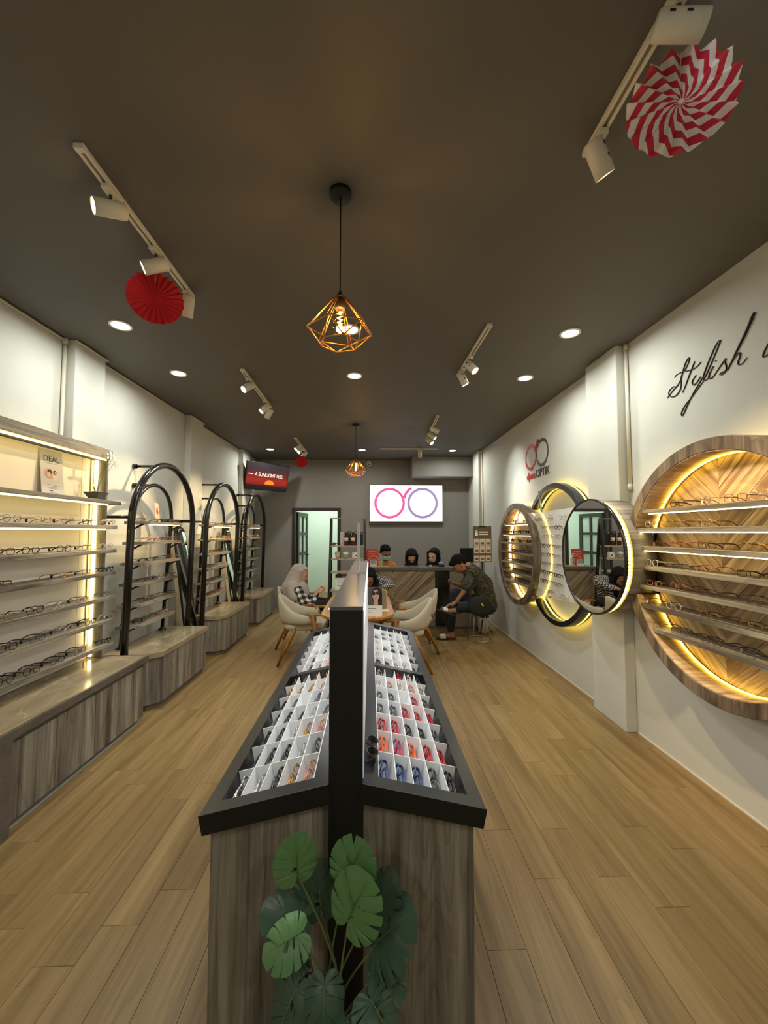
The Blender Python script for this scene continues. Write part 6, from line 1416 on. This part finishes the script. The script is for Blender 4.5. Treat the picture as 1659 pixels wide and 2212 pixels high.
# ================================================================== CEILING FITTINGS
RAILIN = pm('rail_slot', srgb(150, 140, 122), 0.5)
def track(label, x0, y0, x1, y1, heads, group='white ceiling track lights'):
    """heads: (fraction along the rail, aim direction, warm?, power)"""
    a, b = Vector((x0, y0, ZC)), Vector((x1, y1, ZC)); d = (b-a).normalized(); n = Vector((-d.y, d.x, 0)); L = (b-a).length
    t = thing('track_light', label, 'track light', a, math.atan2(d.y, d.x), group)
    MB().box(0, L, -0.019, -0.008, -0.020, -0.001).box(0, L, 0.008, 0.019, -0.020, -0.001).box(0, L, -0.008, 0.008, -0.008, -0.001).build('rail', WHITEM, t)
    MB().box(0.0, L, -0.0078, 0.0078, -0.0125, -0.0082).build('rail_slot', RAILIN, t)
    for e_ in (0.0, L): MB().box(e_-0.012, e_+0.012, -0.020, 0.020, -0.0215, -0.001).build('end_cap', WHITEM, t)
    Rz = Matrix.Rotation(-math.atan2(d.y, d.x), 4, 'Z')
    for k, (fr, aim, warm, pw) in enumerate(heads):
        am = (Rz @ Vector(aim)).normalized(); p = Vector((L*fr, 0, 0)); c_ = p+Vector((0, 0, -0.105))
        hd = bpy.data.objects.new('spot_head', None); col.objects.link(hd); hd.parent = t; hd.location = p; hd.empty_display_size = 0.02
        MB().box(-0.045, 0.045, -0.017, 0.017, -0.042, -0.0205).build('adapter', WHITEM, hd, bev=0.004)
        MB().cyl((0, 0, -0.042), (0, 0, -0.075), 0.007, n=10).build('stem', pm('dark_steel', (0.12, 0.11, 0.1), 0.35, 0.8), hd)
        back = c_-p-am*0.065; front = c_-p+am*0.065
        Q = am.to_track_quat('Z', 'Y').to_matrix().to_4x4(); TT = Matrix.Translation(back) @ Q
        MB().lathe([(0.002, 0.0), (0.030, 0.0), (0.036, 0.006), (0.036, 0.130), (0.033, 0.130), (0.033, 0.122)], 24, T=TT, cap=True).build('can', WHITEM, hd)
        MB().prism([(0.0328*math.cos(2*PI*i/24), 0.0328*math.sin(2*PI*i/24)) for i in range(24)], 0.122, 0.127, T=TT).build('lens', SPOTFACE_W if warm == 1 else SPOTFACE_C if warm == 0 else pm('lens_off', srgb(180, 174, 160), 0.3), hd)
        for i in (-1, 1): MB().box(-0.0365, -0.0355, -0.004, 0.004, 0.045+0.022*i, 0.060+0.022*i, T=TT).build('vent_slot', BLACKM, hd)
        if pw:
            o = spot_light('spot_light', c_+am*0.075, pw, am, (1.0, 0.75, 0.42) if warm == 1 else (0.95, 1.0, 0.97), 50, 0.9, t)
    return t
track('white track light with three heads near the red paper fan', -1.165, 1.56, -1.17, 2.56, [(0.19, (-0.72, -0.62, -0.30), 1, SPOT_W*1.4), (0.57, (-0.84, -0.34, -0.45), 0, SPOT_W*1.2), (0.96, (-0.25, 0.35, -0.9), 2, SPOT_W)])
track('white track light with a glaring warm head above the arched stands', -1.215, 3.75, -1.235, 4.90, [(0.16, (-0.50, -0.55, -0.62), 1, SPOT_W*2.2), (0.75, (-0.60, -0.32, -0.75), 1, SPOT_W*3.4), (0.93, (-0.55, 0.42, -0.75), 1, SPOT_W*3.4)])
track('white track light over the small red paper fan near the television', -1.228, 6.49, -1.23, 7.50, [(0.25, (-0.58, -0.40, -0.75), 1, SPOT_W*2.2), (0.5, (-0.4, -0.55, -0.65), 0, SPOT_W), (0.88, (-0.6, -0.1, -0.75), 1, SPOT_W*2.2)])
track('white track light over the striped paper fan at the picture corner', 0.878, 0.52, 0.882, 1.51, [(0.52, (0.93, -0.20, -0.22), 0, SPOT_W), (0.93, (0.56, 0.30, -0.77), 1, SPOT_W*3.2)])
track('white track light with two heads above the round mirror', 0.885, 2.86, 0.862, 3.80, [(0.55, (0.50, -0.40, -0.77), 1, SPOT_W*2.4), (0.84, (0.45, 0.1, -0.88), 0, SPOT_W)])
track('white track light with three heads above the small round display', 0.89, 5.18, 0.935, 6.30, [(0.30, (0.85, 0.1, -0.5), 2, SPOT_W), (0.62, (0.70, -0.25, -0.66), 0, SPOT_W*1.2), (0.92, (0.55, -0.45, -0.7), 1, SPOT_W)])
track('white track rail with one head running across before the light box', 0.19, 7.27, 1.22, 7.24, [(0.70, (0, 0.05, -1), 2, 0)])

# pendants
GOLDW = pm('pendant_wire', srgb(206, 140, 60), 0.35, 0.7)
def pendant(label, x, y, zc, s=1.0, lod=10):
    t = thing('pendant_lamp', label, 'pendant lamp', (x, y, ZC), 0.25, 'geometric wire pendant lamps')
    MB().lathe([(0.002, -0.026), (0.046, -0.026), (0.05, -0.02), (0.05, -0.001)], 28).build('canopy', BLACKM, t)
    dz = zc-ZC; zt = dz+0.105*s
    MB().cyl((0, 0, -0.026), (0, 0, zt+0.02), 0.0032, n=8).build('cord', BLACKM, t)
    MB().lathe([(0.006, zt+0.035), (0.010, zt+0.02), (0.024, zt+0.008), (0.024, zt-0.045), (0.02, zt-0.05)], 18).build('socket', pm('socket_brown', srgb(60, 50, 44), 0.4), t)
    H6 = lambda r, z, o: [Vector((r*s*math.cos(2*PI*(k+o)/6), r*s*math.sin(2*PI*(k+o)/6), z)) for k in range(6)]
    T_, Md, Bt = H6(0.030, zt, 0), H6(0.148, dz-0.045*s, 0), H6(0.090, dz-0.105*s, 0.5)
    cg = bpy.data.objects.new('wire_cage', None); col.objects.link(cg); cg.parent = t; cg.empty_display_size = 0.02
    wr = 0.0028*s
    def wire(a, b): MB().tube([a, b], wr, 6).build('wire', GOLDW, cg)
    for k in range(6):
        j = (k+1) % 6; side = Vector((-(Md[k].y), Md[k].x, 0)).normalized()*0.008*s
        wire(T_[k]+side*0.5, Md[k]+side); wire(T_[k]-side*0.5, Md[k]-side); wire(T_[k], T_[j]); wire(Md[k]+side, Md[j]-side*0.5); wire(Md[k]+side*0.5, Bt[k]); wire(Md[j]-side*0.5, Bt[k]); wire(Bt[k], Bt[j])
    MB().lathe([(0.012, zt-0.05), (0.016, zt-0.065), (0.030, zt-0.115), (0.032, zt-0.135), (0.024, zt-0.158), (0.004, zt-0.166)], 20).build('bulb_glass', clear('amber_bulb', (1.0, 0.86, 0.55), 0.08, 0.02), t)
    fl = bpy.data.objects.new('filament', MB().tube([(0.010*math.cos(3.0*k), 0.010*math.sin(3.0*k), zt-0.06-0.085*k/9) for k in range(10)], 0.0042, 6).mesh('filament', emis('filament_glow', (1.0, 0.55, 0.14), 60.0))); col.objects.link(fl); fl.parent = t
    l = bpy.data.lights.new('bulb_light', 'POINT'); l.energy = 12.0; l.color = (1.0, 0.66, 0.30); l.shadow_soft_size = 0.02; o = bpy.data.objects.new('bulb_light', l); col.objects.link(o); o.parent = t; o.location = (0, 0, zt-0.12)
pc = at(736, 415, Z=ZC); zc1 = at(737, 694, Y=pc.y).z
pendant('gold wire pendant lamp hanging nearest over the island', pc.x, pc.y, zc1, 0.98)
p2 = at(769, 917, Z=ZC); pendant('gold wire pendant lamp hanging farther back before the grey wall', p2.x, p2.y, at(769, 1010, Y=p2.y).z, 1.05)

# paper fans
def stripes(name):
    m = bpy.data.materials.new(name); m.use_nodes = True; N = m.node_tree.nodes; L = m.node_tree.links; b = N['Principled BSDF']; b.inputs['Roughness'].default_value = 0.7
    at_ = N.new('ShaderNodeAttribute'); at_.attribute_name = 'fanuv'; sp = N.new('ShaderNodeSeparateXYZ'); L.new(at_.outputs['Vector'], sp.inputs[0])
    a = N.new('ShaderNodeMath'); a.operation = 'FRACT'; L.new(sp.outputs['X'], a.inputs[0]); g = N.new('ShaderNodeMath'); g.operation = 'GREATER_THAN'; g.inputs[1].default_value = 0.5; L.new(a.outputs[0], g.inputs[0])
    mx = N.new('ShaderNodeMix'); mx.data_type = 'RGBA'; mx.inputs[6].default_value = srgb(240, 236, 232); mx.inputs[7].default_value = srgb(206, 44, 66); L.new(g.outputs[0], mx.inputs[0]); L.new(mx.outputs[2], b.inputs['Base Color']); return m
def paper_fan(label, c, r, normal, mat, pleats=24, amp=0.10, swirl=0.0, open_=0.0, string_to=None, scallop=False):
    """pleated paper disc; local z = facing side"""
    t = thing('paper_fan', label, 'paper fan', group='hanging paper fans'); z = Vector(normal).normalized(); x = Vector((0, 0, 1)).cross(z).normalized(); y = z.cross(x); t.matrix_world = frame_to(c, x, y, z)
    n = pleats*2; R_ = 7; v = []; f = []; uv = []; span = 2*PI-open_
    for k in range(n+1):
        a = PI/2+open_/2+span*k/n; hi = k % 2
        for j in range(R_+1):
            u = j/R_; rr_ = r*u*(1.0+(0.055 if hi and j == R_ else 0))
            aa = a+swirl*u*0.0
            v.append((rr_*math.cos(aa), rr_*math.sin(aa), (amp*r*u*(1 if hi else -1))*0.5+0.10*r*(1-u)*0)); uv.append((u*3.2-swirl*k*0.38, 0, 0))
    w_ = R_+1
    for k in range(n):
        for j in range(R_): f.append((k*w_+j, k*w_+j+1, (k+1)*w_+j+1, (k+1)*w_+j))
    me = MB().add(v, f).mesh('pleated_disc', mat); at_ = me.attributes.new('fanuv', 'FLOAT_VECTOR', 'POINT')
    for i, q_ in enumerate(uv): at_.data[i].vector = q_
    o = inst('pleated_disc', me, t); so = o.modifiers.new('paper', 'SOLIDIFY'); so.thickness = 0.0008
    MB().lathe([(0.001, -0.003), (0.008, -0.003), (0.008, 0.004), (0.001, 0.006)], 12).build('hub', mat, t)
    if string_to is not None:
        p = t.matrix_world.inverted() @ Vector(string_to); MB().tube([(0, r*0.98, 0), p], 0.0012, 5).build('string', WHITEP, t)
    return t
REDP = pm('red_paper', srgb(196, 34, 44), 0.75)
cF = at(336, 644, Y=2.26); paper_fan('red pleated paper fan hanging under the near track light', cF, 0.142, (0.45, -0.86, -0.05), REDP, 24, 0.14, string_to=(cF.x-0.002, cF.y, ZC-0.12))
cS = at(1471, 220, Y=1.16); paper_fan('red and white striped paper fan hanging at the upper corner', cS, 0.148, (-0.42, -0.88, -0.15), stripes('striped_paper'), 17, 0.22, swirl=1.0, string_to=(cS.x, cS.y, ZC-0.12))
cR = at(647, 997, Y=7.1); cR.x = -1.23; paper_fan('small red paper fan hanging near the television', cR, 0.10, (0.3, -0.95, 0), pm('red_paper', srgb(196, 34, 44), 0.75), 20, 0.14, string_to=(cR.x, cR.y, ZC-0.02))
